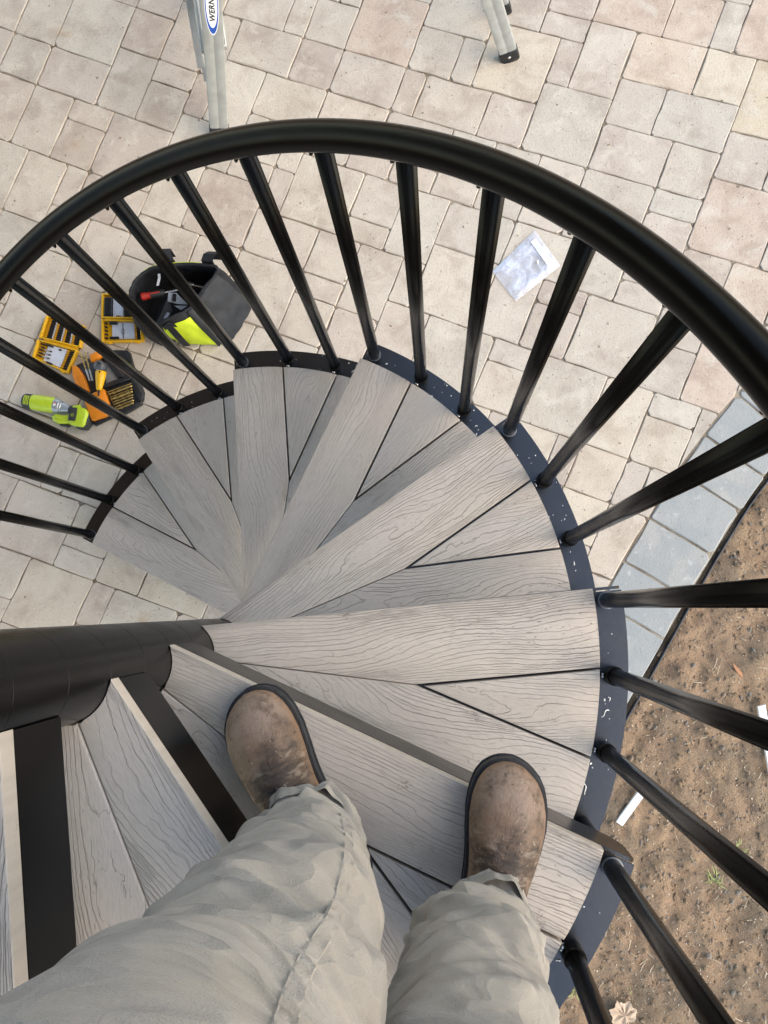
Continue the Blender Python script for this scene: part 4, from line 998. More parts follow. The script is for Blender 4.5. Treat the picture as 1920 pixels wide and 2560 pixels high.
def case(name, label, up_q, lo_q, kind):
    U = Half([TZ2(x, y, 0.01) for x, y in up_q]); L = Half([TZ2(x, y, 0.01) for x, y in lo_q])
    c = sum(U.q + L.q, Vector()) / 8; t = empty(name, (c.x, c.y, 0)); tag(t, label, 'bit case', 'open yellow bit cases'); M = Matrix.Translation((-c.x, -c.y, 0))
    lid = half_shell('lid', U, t, M); tray = half_shell('tray', L, t, M)
    b = bmesh.new(); hp = Half([U.p(0.1, 0.97, 0), U.p(0.95, 0.97, 0), L.p(0.95, 0.03, 0), L.p(0.1, 0.03, 0)], 0); hp.box(b, 0, 1, 0, 1, 0.010, 0.016, 0.001)
    obj('hinge', b, yel, t, M)
    if kind == 0:
        for i in range(4): bits_row(U, lid, 0.10 + i * 0.215, 0.27 + i * 0.215, 0.10, 0.92, 8)
        b = bmesh.new()
        for i in range(3): U.box(b, 0.275 + i * 0.215, 0.312 + i * 0.215, 0.08, 0.92, 0.005, 0.011)
        obj('pale_rib', b, lab, lid)
        bits_row(L, tray, 0.76, 0.93, 0.10, 0.90, 8)
        b = bmesh.new(); L.box(b, 0.28, 0.74, 0.10, 0.90, 0.005, 0.0105); obj('insert', b, lab, tray)
        b = bmesh.new()
        for i in range(5): L.box(b, 0.10 + 0.02 * (i % 2), 0.20 + 0.02 * (i % 2), 0.14 + i * 0.15, 0.20 + i * 0.15, 0.006, 0.017, 0.001)
        L.box(b, 0.22, 0.42, 0.12, 0.19, 0.0106, 0.019, 0.002); L.box(b, 0.40, 0.55, 0.88, 0.97, 0.006, 0.021, 0.001)
        for i in range(3): L.box(b, 0.36, 0.42, 0.36 + i * 0.17, 0.41 + i * 0.17, 0.0106, 0.016, 0.001)
        L.box(b, 0.56, 0.62, 0.16, 0.23, 0.0106, 0.015, 0.001); obj('bit_holder', b, blk, tray)
        b = bmesh.new()
        for i in range(3): L.box(b, 0.22, 0.35, 0.36 + i * 0.17, 0.43 + i * 0.17, 0.0106, 0.013)
        obj('socket', b, simple('dull_nickel', (0.42, 0.40, 0.37), 0.4, 0.5, 0.5), tray)
    else:
        b = bmesh.new(); U.box(b, 0.08, 0.32, 0.14, 0.92, 0.005, 0.019, 0.004); U.box(b, 0.65, 0.85, 0.55, 0.88, 0.005, 0.017, 0.003); obj('sleeve_block', b, blk, lid)
        b = bmesh.new(); U.box(b, 0.33, 0.62, 0.10, 0.94, 0.005, 0.011); obj('insert', b, lab, lid)
        b = bmesh.new(); U.box(b, 0.42, 0.60, 0.84, 0.92, 0.0112, 0.018, 0.001); obj('socket', b, MAT['chrome'], lid)
        bits_row(L, tray, 0.80, 0.93, 0.15, 0.90, 6)
        b = bmesh.new(); L.box(b, 0.25, 0.79, 0.10, 0.84, 0.005, 0.0105); obj('insert', b, lab, tray)
        b = bmesh.new()
        for i in range(5): L.box(b, 0.08, 0.14, 0.12 + i * 0.16, 0.19 + i * 0.16, 0.006, 0.016, 0.001)
        L.box(b, 0.20, 0.40, 0.10, 0.22, 0.0106, 0.020, 0.002); L.box(b, 0.20, 0.42, 0.76, 0.86, 0.0106, 0.020, 0.002); L.box(b, 0.508, 0.522, 0.14, 0.82, 0.0106, 0.0122)
        obj('bit_holder', b, blk, tray)
        b = bmesh.new(); tube(b, [L.p(0.515 + 0.035 * math.cos(a), 0.52 + 0.13 * math.sin(a), 0.0125) for a in [i * PI / 8 for i in range(17)]], 0.0006, 6); obj('insert_print', b, blk, tray)
    return t
case('bit_case', 'open yellow driver bit case with rows of black bits, beside the orange drill index', [(215, 945), (745, 1085), (690, 1395), (112, 1252)], [(92, 1272), (655, 1420), (512, 1748), (18, 1520)], 0)
case('bit_case', 'open yellow bit case with black sleeve, tucked against the tool bag', [(982, 640), (1430, 655), (1450, 995), (968, 982)], [(972, 1000), (1530, 1010), (1555, 1300), (975, 1318)], 1)

# ------------------------------------------------------------------ drill index, loose bits, right-angle head
TZ4 = tile(40, 860, 340 / 1659)
org = simple('orange_case_plastic', (0.62, 0.19, 0.012), 0.42, 0.45, var=0.06); gold = simple('gold_titanium', (0.42, 0.29, 0.10), 0.32, 0.5, 0.75, 0.25, 120)
blkp = simple('black_case_plastic', (0.013, 0.013, 0.014), 0.45, 0.45, var=0.3)
c = TZ4(1150, 560, 0); ix = empty('drill_index', (c.x, c.y, 0)); tag(ix, 'open orange and black drill bit index case full of gold bits', 'drill index'); M = Matrix.Translation((-c.x, -c.y, 0))
def slab(name, pts, z0, z1, mat, parent, M, bev=0.002):
    b = bmesh.new(); prism(b, ccw([(q.x, q.y) for q in [TZ4(x, y, (z0 + z1) / 2) for x, y in pts]]), z0, z1, bev, 2); return shade(obj(name, b, mat, parent, M), 50)
base_ = slab('base', [(1200, 78), (1360, 80), (1400, 110), (1440, 260), (1570, 590), (1560, 690), (1480, 740), (1180, 905), (980, 1000), (935, 975), (900, 860), (830, 690), (860, 600), (740, 260), (920, 190), (1050, 150)], 0.002, 0.012, blkp, ix, M)
slab('lid_floor', [(1090, 200), (1180, 300), (1260, 420), (1100, 480), (1090, 330)], 0.0122, 0.0135, simple('grey_inset', (0.16, 0.155, 0.15), 0.6), base_, None, 0)
for pts, z in (([(1060, 170), (1130, 160), (1330, 400), (1250, 420)], 0.022), ([(1085, 495), (1090, 545), (1400, 440), (1390, 395)], 0.028), ([(1410, 470), (1440, 440), (1560, 620), (1540, 700), (1500, 690)], 0.030), ([(1230, 800), (1460, 740), (1540, 700), (1540, 740), (1350, 850), (1190, 900)], 0.028), ([(1330, 100), (1385, 95), (1440, 260), (1415, 280)], 0.020)):
    slab('rail', pts, 0.0121, z, blkp, base_, None, 0.002)
slab('orange_leaf', [(700, 265), (760, 285), (830, 390), (893, 570), (880, 582), (780, 520), (740, 500), (700, 390)], 0.012, 0.034, org, ix, M, 0.003)
slab('orange_leaf', [(845, 705), (945, 610), (1080, 555), (1100, 600), (1148, 745), (1115, 875), (935, 935)], 0.0125, 0.036, org, ix, M, 0.003)
slab('orange_leaf', [(905, 148), (950, 115), (1005, 98), (1055, 160), (1010, 185), (925, 222)], 0.0125, 0.032, org, ix, M, 0.003)
b = bmesh.new()
for i in range(6): q = TZ4(742 + i * 9, 395 + i * 23, 0.0345); box(b, q, (0.0022, 0.0022, 0.001))
obj('size_mark', b, simple('dark_red_mark', (0.22, 0.03, 0.01), 0.5), ix, M)
def twist(b, a, e, r, z, n=18, flute=True):
    a = Vector((a.x, a.y, z)); e = Vector((e.x, e.y, z)); d = (e - a).normalized(); s_ = d.cross(Vector((0, 0, 1))); L = (e - a).length
    rings = []
    for i in range(n + 1):
        t = i / n; ph = t * L / 0.022 * 2 * PI * 0.5; ring = []
        for k in range(8):
            an = 2 * PI * k / 8; rr = r * (0.62 + 0.38 * abs(math.cos(an - ph))) if flute else r
            if i == n: rr *= 0.1
            ring.append(b.verts.new(a + d * L * t + s_ * math.cos(an) * rr + Vector((0, 0, math.sin(an) * rr))))
        rings.append(ring)
    for A, B in zip(rings, rings[1:]):
        for k in range(8): b.faces.new((A[k], A[(k + 1) % 8], B[(k + 1) % 8], B[k]))
    b.faces.new(rings[0][::-1])
gi = 0
for r in range(8):
    t = r / 7
    y0 = 560 + 215 * t; x0 = 1115 + 105 * t
    b = bmesh.new(); twist(b, TZ4(x0, y0 + 25, 0.03), TZ4(x0 + 215 + 85 * (1 - t), y0 - 85 + 25 * t, 0.03), 0.0030 + 0.0022 * ((r * 3) % 5) / 5, 0.026 + 0.003 * (r % 2), 26)
    o = shade(obj('drill_bit', b, gold), 60); tag(o, 'gold twist drill bit lying in the row inside the black drill index tray', 'drill bit', 'gold bits in the index tray')
for (a, e, lb_) in (((755, 88), (872, 430), 'long gold twist drill bit standing out of the index, nearest the yellow case'), ((808, 80), (906, 428), 'long gold twist drill bit standing out of the index, nearest the angle head')):
    A = TZ4(*a, 0.05); E_ = TZ4(*e, 0.05); mid_ = A.lerp(E_, 0.6); c = (A + E_) / 2
    t = empty('long_drill_bit', (c.x, c.y, 0.03)); Mx = Matrix.Translation((-c.x, -c.y, -0.03))
    b = bmesh.new(); twist(b, mid_, A, 0.0032, 0.030, 30); shade(obj('flutes', b, gold, t, Mx), 60)
    b = bmesh.new(); cyl(b, Vector((mid_.x, mid_.y, 0.030)), Vector((E_.x, E_.y, 0.030)), 0.0032, n=10); shade(obj('shank', b, simple('bright_steel', (0.55, 0.53, 0.5), 0.3, 0.5, 0.8), t, Mx), 60)
    tag(t, lb_, 'drill bit', 'long gold drill bits')
# right-angle attachment
a = TZ4(1045, 340, 0.05); e = TZ4(1020, 570, 0.05); tip = TZ4(1012, 640, 0.05); hd = TZ4(1030, 275, 0.05)
t = empty('right_angle_attachment', (a.x, a.y, 0.03)); Mx = Matrix.Translation((-a.x, -a.y, -0.03)); zc = 0.055
fz = lambda v: Vector((v.x, v.y, zc))
b = bmesh.new(); d = (fz(e) - fz(a)); L = d.length; lathe(b, fz(a), fz(e), [(0, 0.016), (0.003, 0.0185), (L * 0.35, 0.0165), (L * 0.8, 0.0115), (L * 0.97, 0.0095), (L, 0.007)], 20); grip_ = shade(obj('body', b, yel, t, Mx), 50)
b = bmesh.new(); q = fz(a).lerp(fz(e), 0.1) + Vector((0.003, 0, 0.0175)); lathe(b, q, q + Vector((0, 0, 1)), [(0, 0.003), (0.0015, 0.003)], 10); obj('screw_boss', b, blk, grip_)
b = bmesh.new()
for i in range(5): q = fz(a).lerp(fz(e), 0.30 + i * 0.09) + Vector((0.011, -0.001, 0.0105 - i * 0.0012)); box(b, q, (0.002, 0.004, 0.0012), None)
obj('side_print', b, blk, grip_)
b = bmesh.new(); h_ = fz(hd); lathe(b, h_ - Vector((0, 0, 0.03)), h_ + Vector((0, 0, 1)), [(0, 0.015), (0.006, 0.0185), (0.040, 0.0185), (0.046, 0.015), (0.047, 0.010), (0.041, 0.008)], 22)
cyl(b, h_, fz(a), 0.015, 0.0165, 16); shade(obj('gear_head', b, simple('grey_die_cast', (0.15, 0.165, 0.18), 0.35, 0.5, 0.6), t, Mx), 40)
b = bmesh.new(); cyl(b, fz(e), fz(tip), 0.0042, 0.0034, 6); obj('hex_shank', b, blk, t, Mx)
tag(t, 'yellow and grey right-angle drill attachment lying across the drill index case', 'drill attachment')

# ------------------------------------------------------------------ lime drill
lm = simple('lime_plastic', (0.38, 0.50, 0.03), 0.38, 0.5, var=0.05); dk = simple('charcoal_overmould', (0.022, 0.025, 0.026), 0.6, 0.4, var=0.15)
gm_ = simple('grey_gearcase', (0.30, 0.33, 0.36), 0.38, 0.5, 0.5)
c = TZ4(480, 800, 0); dr_ = empty('cordless_drill', (c.x, c.y, 0)); tag(dr_, 'lime green cordless drill lying on its side on the pavers', 'drill'); M = Matrix.Translation((-c.x, -c.y, 0))
zc = 0.036; f3 = lambda x, y, z=zc: (lambda q: Vector((q.x, q.y, z)))(TZ4(x, y, z))
A = f3(92, 692); B = f3(490, 752); E_ = f3(668, 800); L = (B - A).length; dv = (B - A).normalized()
b = bmesh.new(); lathe(b, A + dv * 0.034, B, [(0, 0.0262), (L * 0.2, 0.0272), (L * 0.6, 0.0272), (L - 0.036, 0.0258), (L - 0.034, 0.022)], 26); hs = shade(obj('motor_housing', b, lm, dr_, M), 40)
b = bmesh.new(); lathe(b, A, B, [(0, 0.015), (0.003, 0.0225), (0.010, 0.0262), (0.034, 0.0268)], 26); cp = shade(obj('rear_cap', b, dk, dr_, M), 40)
b = bmesh.new()
sv = dv.cross(Vector((0, 0, 1))).normalized()
for t in (0.014, 0.024):
    P = [A + dv * t + sv * math.sin(an) * 0.0272 + Vector((0, 0, math.cos(an) * 0.0272)) for an in [-0.55 + 1.1 * i / 8 for i in range(9)]]
    tube(b, P, 0.0012, 6); tube(b, [p + dv * 0.0055 for p in P], 0.0012, 6)
    tube(b, [P[0], P[0] + dv * 0.0055], 0.0012, 6); tube(b, [P[-1], P[-1] + dv * 0.0055], 0.0012, 6)
obj('vent_outline', b, lm, cp)
L2 = (E_ - B).length; b = bmesh.new(); lathe(b, B - dv * 0.004, E_, [(0, 0.0258), (0.010, 0.0265), (0.020, 0.0240), (0.022, 0.0210), (0.027, 0.0215), (0.029, 0.0185), (0.036, 0.0180), (L2 * 0.9, 0.0135), (L2, 0.012)], 26); gcs = shade(obj('gear_case', b, gm_, dr_, M), 30)
b = bmesh.new(); q = B + dv * 0.006 + Vector((0, 0, 0.0262)); box(b, q, (0.008, 0.012, 0.0012), dv.to_track_quat('X', 'Z').to_matrix()); obj('torque_label', b, simple('white_tag', (0.75, 0.72, 0.68), 0.5), gcs)
b = bmesh.new(); q = B + dv * 0.007 + Vector((0, 0, 0.0268)) + sv * -0.004; box(b, q, (0.005, 0.005, 0.0014), dv.to_track_quat('X', 'Z').to_matrix() @ Matrix.Rotation(0.78, 3, 'Z')); obj('warning_mark', b, simple('red_tag', (0.45, 0.06, 0.03), 0.5), gcs)
b = bmesh.new(); lathe(b, E_ - dv * 0.002, E_ + dv, [(0, 0.0125), (0.004, 0.0145), (0.02, 0.0145), (0.03, 0.009)], 18); shade(obj('chuck', b, dk, dr_, M), 40)
def hull(name, pts, z0, z1, mat, parent, M, bev=0.006): 
    b = bmesh.new(); prism(b, ccw([(q.x, q.y) for q in [TZ4(x, y, z1) for x, y in pts]]), z0, z1, bev, 3); return shade(obj(name, b, mat, parent, M), 45)
hull('grip', [(420, 865), (470, 880), (560, 870), (640, 850), (650, 960), (560, 965), (490, 960), (440, 930)], 0.006, 0.044, lm, dr_, M, 0.009)
ft = hull('foot', [(660, 800), (690, 740), (740, 735), (760, 765), (830, 780), (862, 815), (868, 850), (830, 980), (800, 1008), (690, 995), (640, 970), (620, 880)], 0.010, 0.050, lm, dr_, M, 0.010)
hull('battery', [(740, 800), (860, 800), (892, 850), (880, 960), (830, 1030), (720, 1015), (700, 920)], 0.003, 0.040, dk, dr_, M, 0.006)
pn = hull('badge_panel', [(655, 768), (745, 775), (738, 850), (718, 938), (635, 930)], 0.0485, 0.0525, dk, ft, None, 0.001)
b = bmesh.new(); P = [TZ4(x, y, 0.053) for x, y in ((672, 850), (672, 870), (680, 880), (692, 878), (697, 868), (697, 848), (684, 846))]; tube(b, P, 0.0008, 6); obj('badge', b, lm, pn)
hull('trigger', [(520, 968), (600, 965), (640, 985), (625, 1000), (530, 990)], 0.008, 0.030, dk, dr_, M, 0.004)

# ------------------------------------------------------------------ the person on the stairs: boots and trousers
Z7 = 7 * H
person = empty('person', (0.36, -0.36, Z7)); tag(person, 'person in grey khaki trousers and worn brown leather boots standing on a tread', 'person')
PMx = Matrix.Translation((-0.36, -0.36 * -1, -Z7))
def m_leather():
    k = NT('worn_brown_leather', 0.5, 0.4); co = k.coords()
    n1 = k.noise(co, 15, 6, 0.68, 0.15); n2 = k.noise(co, 46, 6, 0.7, 0.2); n3 = k.noise(co, 420, 3); sp = k.n('SeparateXYZ', Vector=co); X_, Z_ = sp.outputs[0], sp.outputs[2]
    c = k.mix(k.mapr(n1, 0.40, 0.60), (0.072, 0.047, 0.034), (0.190, 0.122, 0.082))
    c = k.mix(k.mapr(n2, 0.50, 0.64, 0, 0.8), c, (0.060, 0.046, 0.039))
    # paler ridges and darker furrows across the flex creases
    cv = k.n('CombineXYZ', X=k.M('MULTIPLY', X_, 95.0), Y=k.M('MULTIPLY', sp.outputs[1], 26.0), Z=k.M('MULTIPLY', Z_, 30.0))
    cr1 = k.noise(cv, 1.0, 4, 0.6, 0.6)
    flex = k.M('MULTIPLY', k.mapr(X_, 0.12, 0.16), k.mapr(X_, 0.235, 0.195))
    c = k.mix(k.M('MULTIPLY', flex, k.mapr(cr1, 0.52, 0.66, 0, 0.6)), c, (0.29, 0.235, 0.185))
    c = k.mix(k.M('MULTIPLY', flex, k.mapr(cr1, 0.46, 0.36, 0, 0.75)), c, (0.040, 0.031, 0.027))
    toe = k.M('MULTIPLY', k.mapr(X_, 0.215, 0.262), k.mapr(n2, 0.36, 0.56, 0.2, 0.8))
    c = k.mix(toe, c, (0.30, 0.215, 0.165))
    edge = k.mapr(Z_, 0.055, 0.028, 0, 0.6)
    c = k.mix(k.M('MULTIPLY', edge, k.mapr(n2, 0.3, 0.6, 0.3, 1)), c, (0.30, 0.165, 0.080))
    spt = k.mapr(k.noise(co, 130, 3, 0.6), 0.64, 0.70, 0, 0.55); c = k.mix(spt, c, (0.38, 0.31, 0.24))
    spd = k.mapr(k.noise(co, 85, 3, 0.6), 0.36, 0.30, 0, 0.7); c = k.mix(spd, c, (0.035, 0.028, 0.025))
    k.base(c); k.rough(k.mapr(n1, 0.3, 0.7, 0.66, 0.46)); k.normal(k.bump(k.M('ADD', k.M('ADD', k.M('MULTIPLY', n3, 0.3), n2), k.M('MULTIPLY', k.M('MULTIPLY', cr1, flex), 2.2)), 0.0028, 1.0)); return k.m
leather = m_leather(); sole_m = simple('charcoal_rubber_sole', (0.022, 0.024, 0.028), 0.6, 0.4, var=0.35, scale=70, bump=0.5, bscale=260); seamth = simple('dark_thread', (0.04, 0.032, 0.026), 0.7)
def interp(tab, t):
    for (a, va), (b, vb) in zip(tab, tab[1:]):
        if t <= b:
            f = (t - a) / (b - a); f = f * f * (3 - 2 * f) if False else f
            return va + (vb - va) * f
    return tab[-1][1]
WT = [(0, 0.0), (0.015, 0.017), (0.05, 0.029), (0.12, 0.0345), (0.25, 0.0345), (0.40, 0.0345), (0.52, 0.0385), (0.64, 0.0455), (0.74, 0.0490), (0.82, 0.0480), (0.89, 0.0430), (0.94, 0.0350), (0.975, 0.0235), (0.993, 0.0125), (1.0, 0.0)]
HT = [(0, 0.10), (0.04, 0.16), (0.10, 0.185), (0.30, 0.185), (0.38, 0.160), (0.46, 0.128), (0.54, 0.104), (0.64, 0.088), (0.74, 0.080), (0.84, 0.076), (0.90, 0.070), (0.95, 0.060), (0.98, 0.049), (1.0, 0.034)]
LB = 0.296
def smooth_tab(tab, t, w=0.02): return (interp(tab, max(0, t - w)) + 2 * interp(tab, t) + interp(tab, min(1, t + w))) / 4
def boot(heel, dirv, mirror, label):
    NTt, NP = 64, 36; V = []; F = []
    for i in range(NTt + 1):
        t = 0.5 - 0.5 * math.cos(PI * i / NTt)
        wdt = smooth_tab(WT, t, 0.012) if 0.02 < t < 0.98 else interp(WT, t); hh = smooth_tab(HT, t, 0.03); lat_ = 0.006 * math.sin(PI * t) * mirror + (0.008 * max(0, t - 0.6) / 0.4) * -mirror
        for j in range(NP + 1):
            ph = PI * j / NP; c_, s_ = math.cos(ph), math.sin(ph)
            zz = 0.022 + (hh - 0.022) * (s_ ** 0.85 if s_ > 0 else 0); rel = (zz - 0.022) / max(0.01, hh - 0.022)
            y = wdt * math.copysign(abs(c_) ** 0.82, c_) * (1 + 0.05 * math.sin(PI * min(1, rel * 1.3)))
            p = Vector((t * LB, y + lat_, zz))
            cr_ = math.exp(-((t - 0.60) / 0.075) ** 2) * s_
            p.z += cr_ * (0.0034 * math.sin(t * 150 + 70 * y * mirror + 2 * math.sin(y * 60)) + 0.0030 * math.sin(t * 85 - y * 90 * mirror))
            nz_ = noise.fractal(Vector((p.x * 22, p.y * 22, p.z * 22 + 7 * mirror)), 1.0, 2.0, 3); p += Vector((0, math.copysign(1, y) * 0.4, 1)) * (0.0016 * nz_ * s_)
            V.append(p)
    n1 = NP + 1
    for i in range(NTt):
        for j in range(NP): F.append((i * n1 + j, i * n1 + j + 1, (i + 1) * n1 + j + 1, (i + 1) * n1 + j))
    X = Vector((dirv[0], dirv[1], 0)).normalized(); Y = Vector((-X.y, X.x, 0))
    M = Matrix.Translation((heel[0], heel[1], Z7 + 0.001)) @ Matrix(((X.x, Y.x, 0, 0), (X.y, Y.y, 0, 0), (0, 0, 1, 0), (0, 0, 0, 1)))
    up = obj('boot', mesh('boot', V, F, True), leather, person, PMx @ M)
    up['label'] = label
    bmx = bmesh.new(); bmx.from_mesh(up.data); bmesh.ops.recalc_face_normals(bmx, faces=bmx.faces[:]); bmx.to_mesh(up.data); bmx.free()
    def outline(off, n=44):
        L_ = []; R_ = []
        for i in range(n + 1):
            t = 0.5 - 0.5 * math.cos(PI * i / n); wd = interp(WT, t); lat_ = 0.006 * math.sin(PI * t) * mirror + (0.008 * max(0, t - 0.6) / 0.4) * -mirror
            x = (t - 0.5) * (LB + 2 * off) + LB / 2; wv = wd + off * (min(1, math.sqrt(max(0, 1 - (2 * t - 1) ** 2)) * 1.6))
            L_.append((x, wv + lat_)); R_.append((x, -wv + lat_))
        P = R_ + L_[::-1]; out = []
        for p in P:
            if not out or (Vector(p) - Vector(out[-1])).length > 1e-4: out.append(p)
        if (Vector(out[0]) - Vector(out[-1])).length < 1e-4: out.pop()
        return ccw(out)
    b = bmesh.new(); prism(b, outline(0.0050), 0.006, 0.0245, 0.0035, 3)
    fo = [p for p in outline(0.0065)]; prism(b, ccw([p for p in fo if p[0] > 0.115]), 0.0, 0.0058); prism(b, ccw([p for p in fo if p[0] < 0.085]), 0.0, 0.0059)
    so_ = shade(obj('sole', b, sole_m, up), 50)
    b = bmesh.new(); ol = outline(0.0028, 120)
    for i in range(0, len(ol) - 1):
        a = Vector(ol[i]); c = Vector(ol[(i + 1) % len(ol)]); m_ = (a + c) / 2
        if (c - a).length < 0.0012: continue
        q = (c - a).normalized(); box(b, (m_.x, m_.y, 0.0247), ((c - a).length * 0.55, 0.0011, 0.0008), Matrix(((q.x, -q.y, 0), (q.y, q.x, 0), (0, 0, 1))))
    obj('welt_stitching', b, seamth, up)
    return up
dL = Vector((-0.397, 0.917)).normalized(); tL = at(598, 1732, Z7 + 0.02); hL = Vector((tL.x, tL.y)) - dL * 0.302
dR = Vector((0.400, 0.916)).normalized(); tR = at(1298, 1896, Z7 + 0.02); hR = Vector((tR.x, tR.y)) - dR * 0.302
boot(hL, dL, 1, 'scuffed brown boot with tan worn edges, nearer the central post')
boot(hR, dR, -1, 'scuffed brown boot with a pale worn toe, nearer the outer band')
def m_khaki():
    k = NT('faded_khaki_twill', 0.9, 0.15); co = k.coords()
    n1 = k.noise(co, 6, 4, 0.6, 0.3); n2 = k.noise(co, 26, 4, 0.6); n3 = k.noise(co, 900, 2)
    c = k.mix(k.mapr(n1, 0.35, 0.65), (0.285, 0.258, 0.222), (0.350, 0.318, 0.276))
    c = k.mix(k.mapr(n2, 0.55, 0.75, 0, 0.4), c, (0.42, 0.39, 0.34))
    c = k.mix(k.mapr(n3, 0.4, 0.7, 0, 0.25), c, (0.20, 0.185, 0.16))
    k.base(c); k.set(k.b.inputs['Sheen Weight'], 0.25)
    dn = k.noise(co, 5, 3, 0.6); dv_ = k.n('VectorMath', _operation='ADD', i0=co, i1=k.n('VectorMath', _operation='SCALE', i0=dn.outputs['Color'], Scale=0.16))
    mp = k.n('Mapping', Vector=dv_, Scale=(1.0, 1.0, 1.6), Rotation=(0.5, 0.3, 0.6))
    v1 = k.n('TexVoronoi', Vector=mp, Scale=11.0); v2 = k.n('TexVoronoi', Vector=mp, Scale=26.0)
    hh = k.M('ADD', v1.outputs['Distance'], k.M('MULTIPLY', v2.outputs['Distance'], 0.22))
    b1 = k.bump(hh, 0.024, 0.9)
    c = k.mix(k.mapr(v1.outputs['Distance'], 0.45, 0.75, 0, 0.12), c, (0.40, 0.372, 0.325)); k.base(c)
    k.normal(k.bump(k.M('ADD', k.M('MULTIPLY', n3, 0.35), n2), 0.0024, 0.8, b1)); return k.m
khaki = m_khaki()
def leg(rings, fdir, seed, NS=210, NA=130):
    """rings: (centre Vector, radius along fdir, radius across) from hem to hip"""
    f = Vector((fdir.x, fdir.y, 0)).normalized(); s_ = Vector((-f.y, f.x, 0))
    V = []; F = []
    K = len(rings) - 1
    zs_ = [r[0].z for r in rings]
    def crr(P, i, t):
        g_ = lambda q: P[max(0, min(len(P) - 1, q))]
        p0, p1, p2, p3 = g_(i - 1), g_(i), g_(i + 1), g_(i + 2)
        return 0.5 * ((2 * p1) + (p2 - p0) * t + (2 * p0 - 5 * p1 + 4 * p2 - p3) * t * t + (3 * p1 - p0 - 3 * p2 + p3) * t ** 3)
    cs = [r[0] for r in rings]; ra = [r[1] for r in rings]; rb = [r[2] for r in rings]
    rnd_ = random.Random(int(seed * 100)); folds = []
    for q in range(40):
        z0 = rnd_.choice((rnd_.uniform(0.10, 0.26), rnd_.uniform(0.2, 0.7), rnd_.uniform(0.10, 0.8))); a0 = rnd_.uniform(-1.9, 1.9); L = rnd_.uniform(0.08, 0.22); sl_ = rnd_.choice((-1, 1)) * rnd_.uniform(0.15, 1.0)
        folds.append((a0 * 0.075, z0, math.cos(sl_), math.sin(sl_), L, rnd_.uniform(0.0025, 0.0060), rnd_.uniform(0.008, 0.018), rnd_.choice((-1, 1))))
    def fold(an, z):
        a_ = (an if an < PI else an - 2 * PI) * 0.075; t_ = 0.0
        for x0, z0, cx_, sx_, L, A, wd_, sg in folds:
            dx, dz = a_ - x0, z - z0; al = dx * cx_ + dz * sx_
            if abs(al) > L: continue
            pe = (-dx * sx_ + dz * cx_) * sg + 0.15 * al * al / L
            if abs(pe) > 4 * wd_: continue
            tp_ = math.cos(al / L * PI / 2) ** 1.2
            sh_ = math.exp(-abs(pe / wd_) ** 1.5) if pe > 0 else math.exp(-(pe / (wd_ * 0.45)) ** 2)
            t_ += A * tp_ * (sh_ - 0.55 * math.exp(-((pe + wd_ * 1.1) / (wd_ * 0.6)) ** 2))
        return t_
    for i in range(NS + 1):
        g_ = i / NS; u = (g_ ** 1.15) * K; q = min(int(u), K - 1); t = u - q
        c = crr(cs, q, t); a = crr(ra, q, t); b = crr(rb, q, t); z = c.z - Z7
        for j in range(NA):
            an = 2 * PI * j / NA
            if an > PI: an -= 2 * PI
            d = f * math.cos(an) * a + s_ * math.sin(an) * b
            dn = d.normalized()
            w_ = 0.0
            P = Vector((math.cos(an) * 1.1, math.sin(an) * 1.1, z * 9 + seed))
            amp = 0.55 + 0.9 * math.exp(-((z - 0.20) / 0.12) ** 2) + 0.7 * math.exp(-((z - 0.52) / 0.12) ** 2)
            # diagonal drag folds, sharp on the ridge side
            r1 = 1 - abs(noise.noise(Vector((an * 0.55 + z * 5.5 + seed, z * 8 - an * 0.4, seed)))) * 2.2
            r2 = 1 - abs(noise.noise(Vector((-an * 0.7 + z * 6.0 + seed * 3, z * 11 + an * 0.5, seed + 5)))) * 2.2
            wrap = 1.0; wrap_b = min(1.0, 2.2 * (0.5 + 0.5 * math.cos(an)))      # calm at the back seam
            wrap = wrap_b
            w_ += amp * (0.0040 * max(-0.35, r1) + 0.0030 * max(-0.35, r2)) * wrap + fold(an, z)
            vd = noise.voronoi(Vector((an * 0.62 + z * 3.0 * (1 if seed < 4 else -1) + seed, z * 9.0 - an * 0.5, seed)))[0]
            w_ += 0.0140 * (vd[0] - 0.35) * (0.35 + 0.65 * min(1, max(0, (z - 0.10) / 0.10))) * wrap_b
            w_ += amp * 0.0040 * noise.fractal(P * 1.1, 1.0, 2.0, 3)
            if z < 0.16: w_ += 0.0022 * math.sin((z - 0.02) * 78 + 1.3 * math.sin(an * 2 + seed)) * min(1, max(0, (z - 0.085) / 0.03))
            hem = 0.0
            if i < 7: w_ += 0.0018 + 0.0011 * math.sin(an * 31 + seed) * math.sin(PI * i / 7)
            V.append(c + d + dn * w_ + Vector((0, 0, 0.009 * math.cos(an - 0.2) * max(0, 1 - i / 40) + 0.001 * math.sin(an * 3 + seed) * max(0, 1 - i / 25))))
    for i in range(NS):
        for j in range(NA): F.append((i * NA + j, i * NA + (j + 1) % NA, (i + 1) * NA + (j + 1) % NA, (i + 1) * NA + j))
    # turned-in hem
    k0 = len(V)
    for j in range(NA):
        an = 2 * PI * j / NA; v = V[j]; c = rings[0][0]; V.append(v + (Vector((c.x, c.y, v.z)) - v).normalized() * 0.004 + Vector((0, 0, 0.001)))
    for j in range(NA): V.append(V[k0 + j] + Vector((0, 0, 0.03)))
    for j in range(NA):
        j2 = (j + 1) % NA; F.append((k0 + j, k0 + j2, j2, j)); F.append((k0 + NA + j, k0 + NA + j2, k0 + j2, k0 + j))
    return V, F
def C3(u, v, dz): q = at(u, v, Z7 + dz); return q
aL = hL + dL * 0.104 + Vector((0.006, 0.0)); aR = hR + dR * 0.100
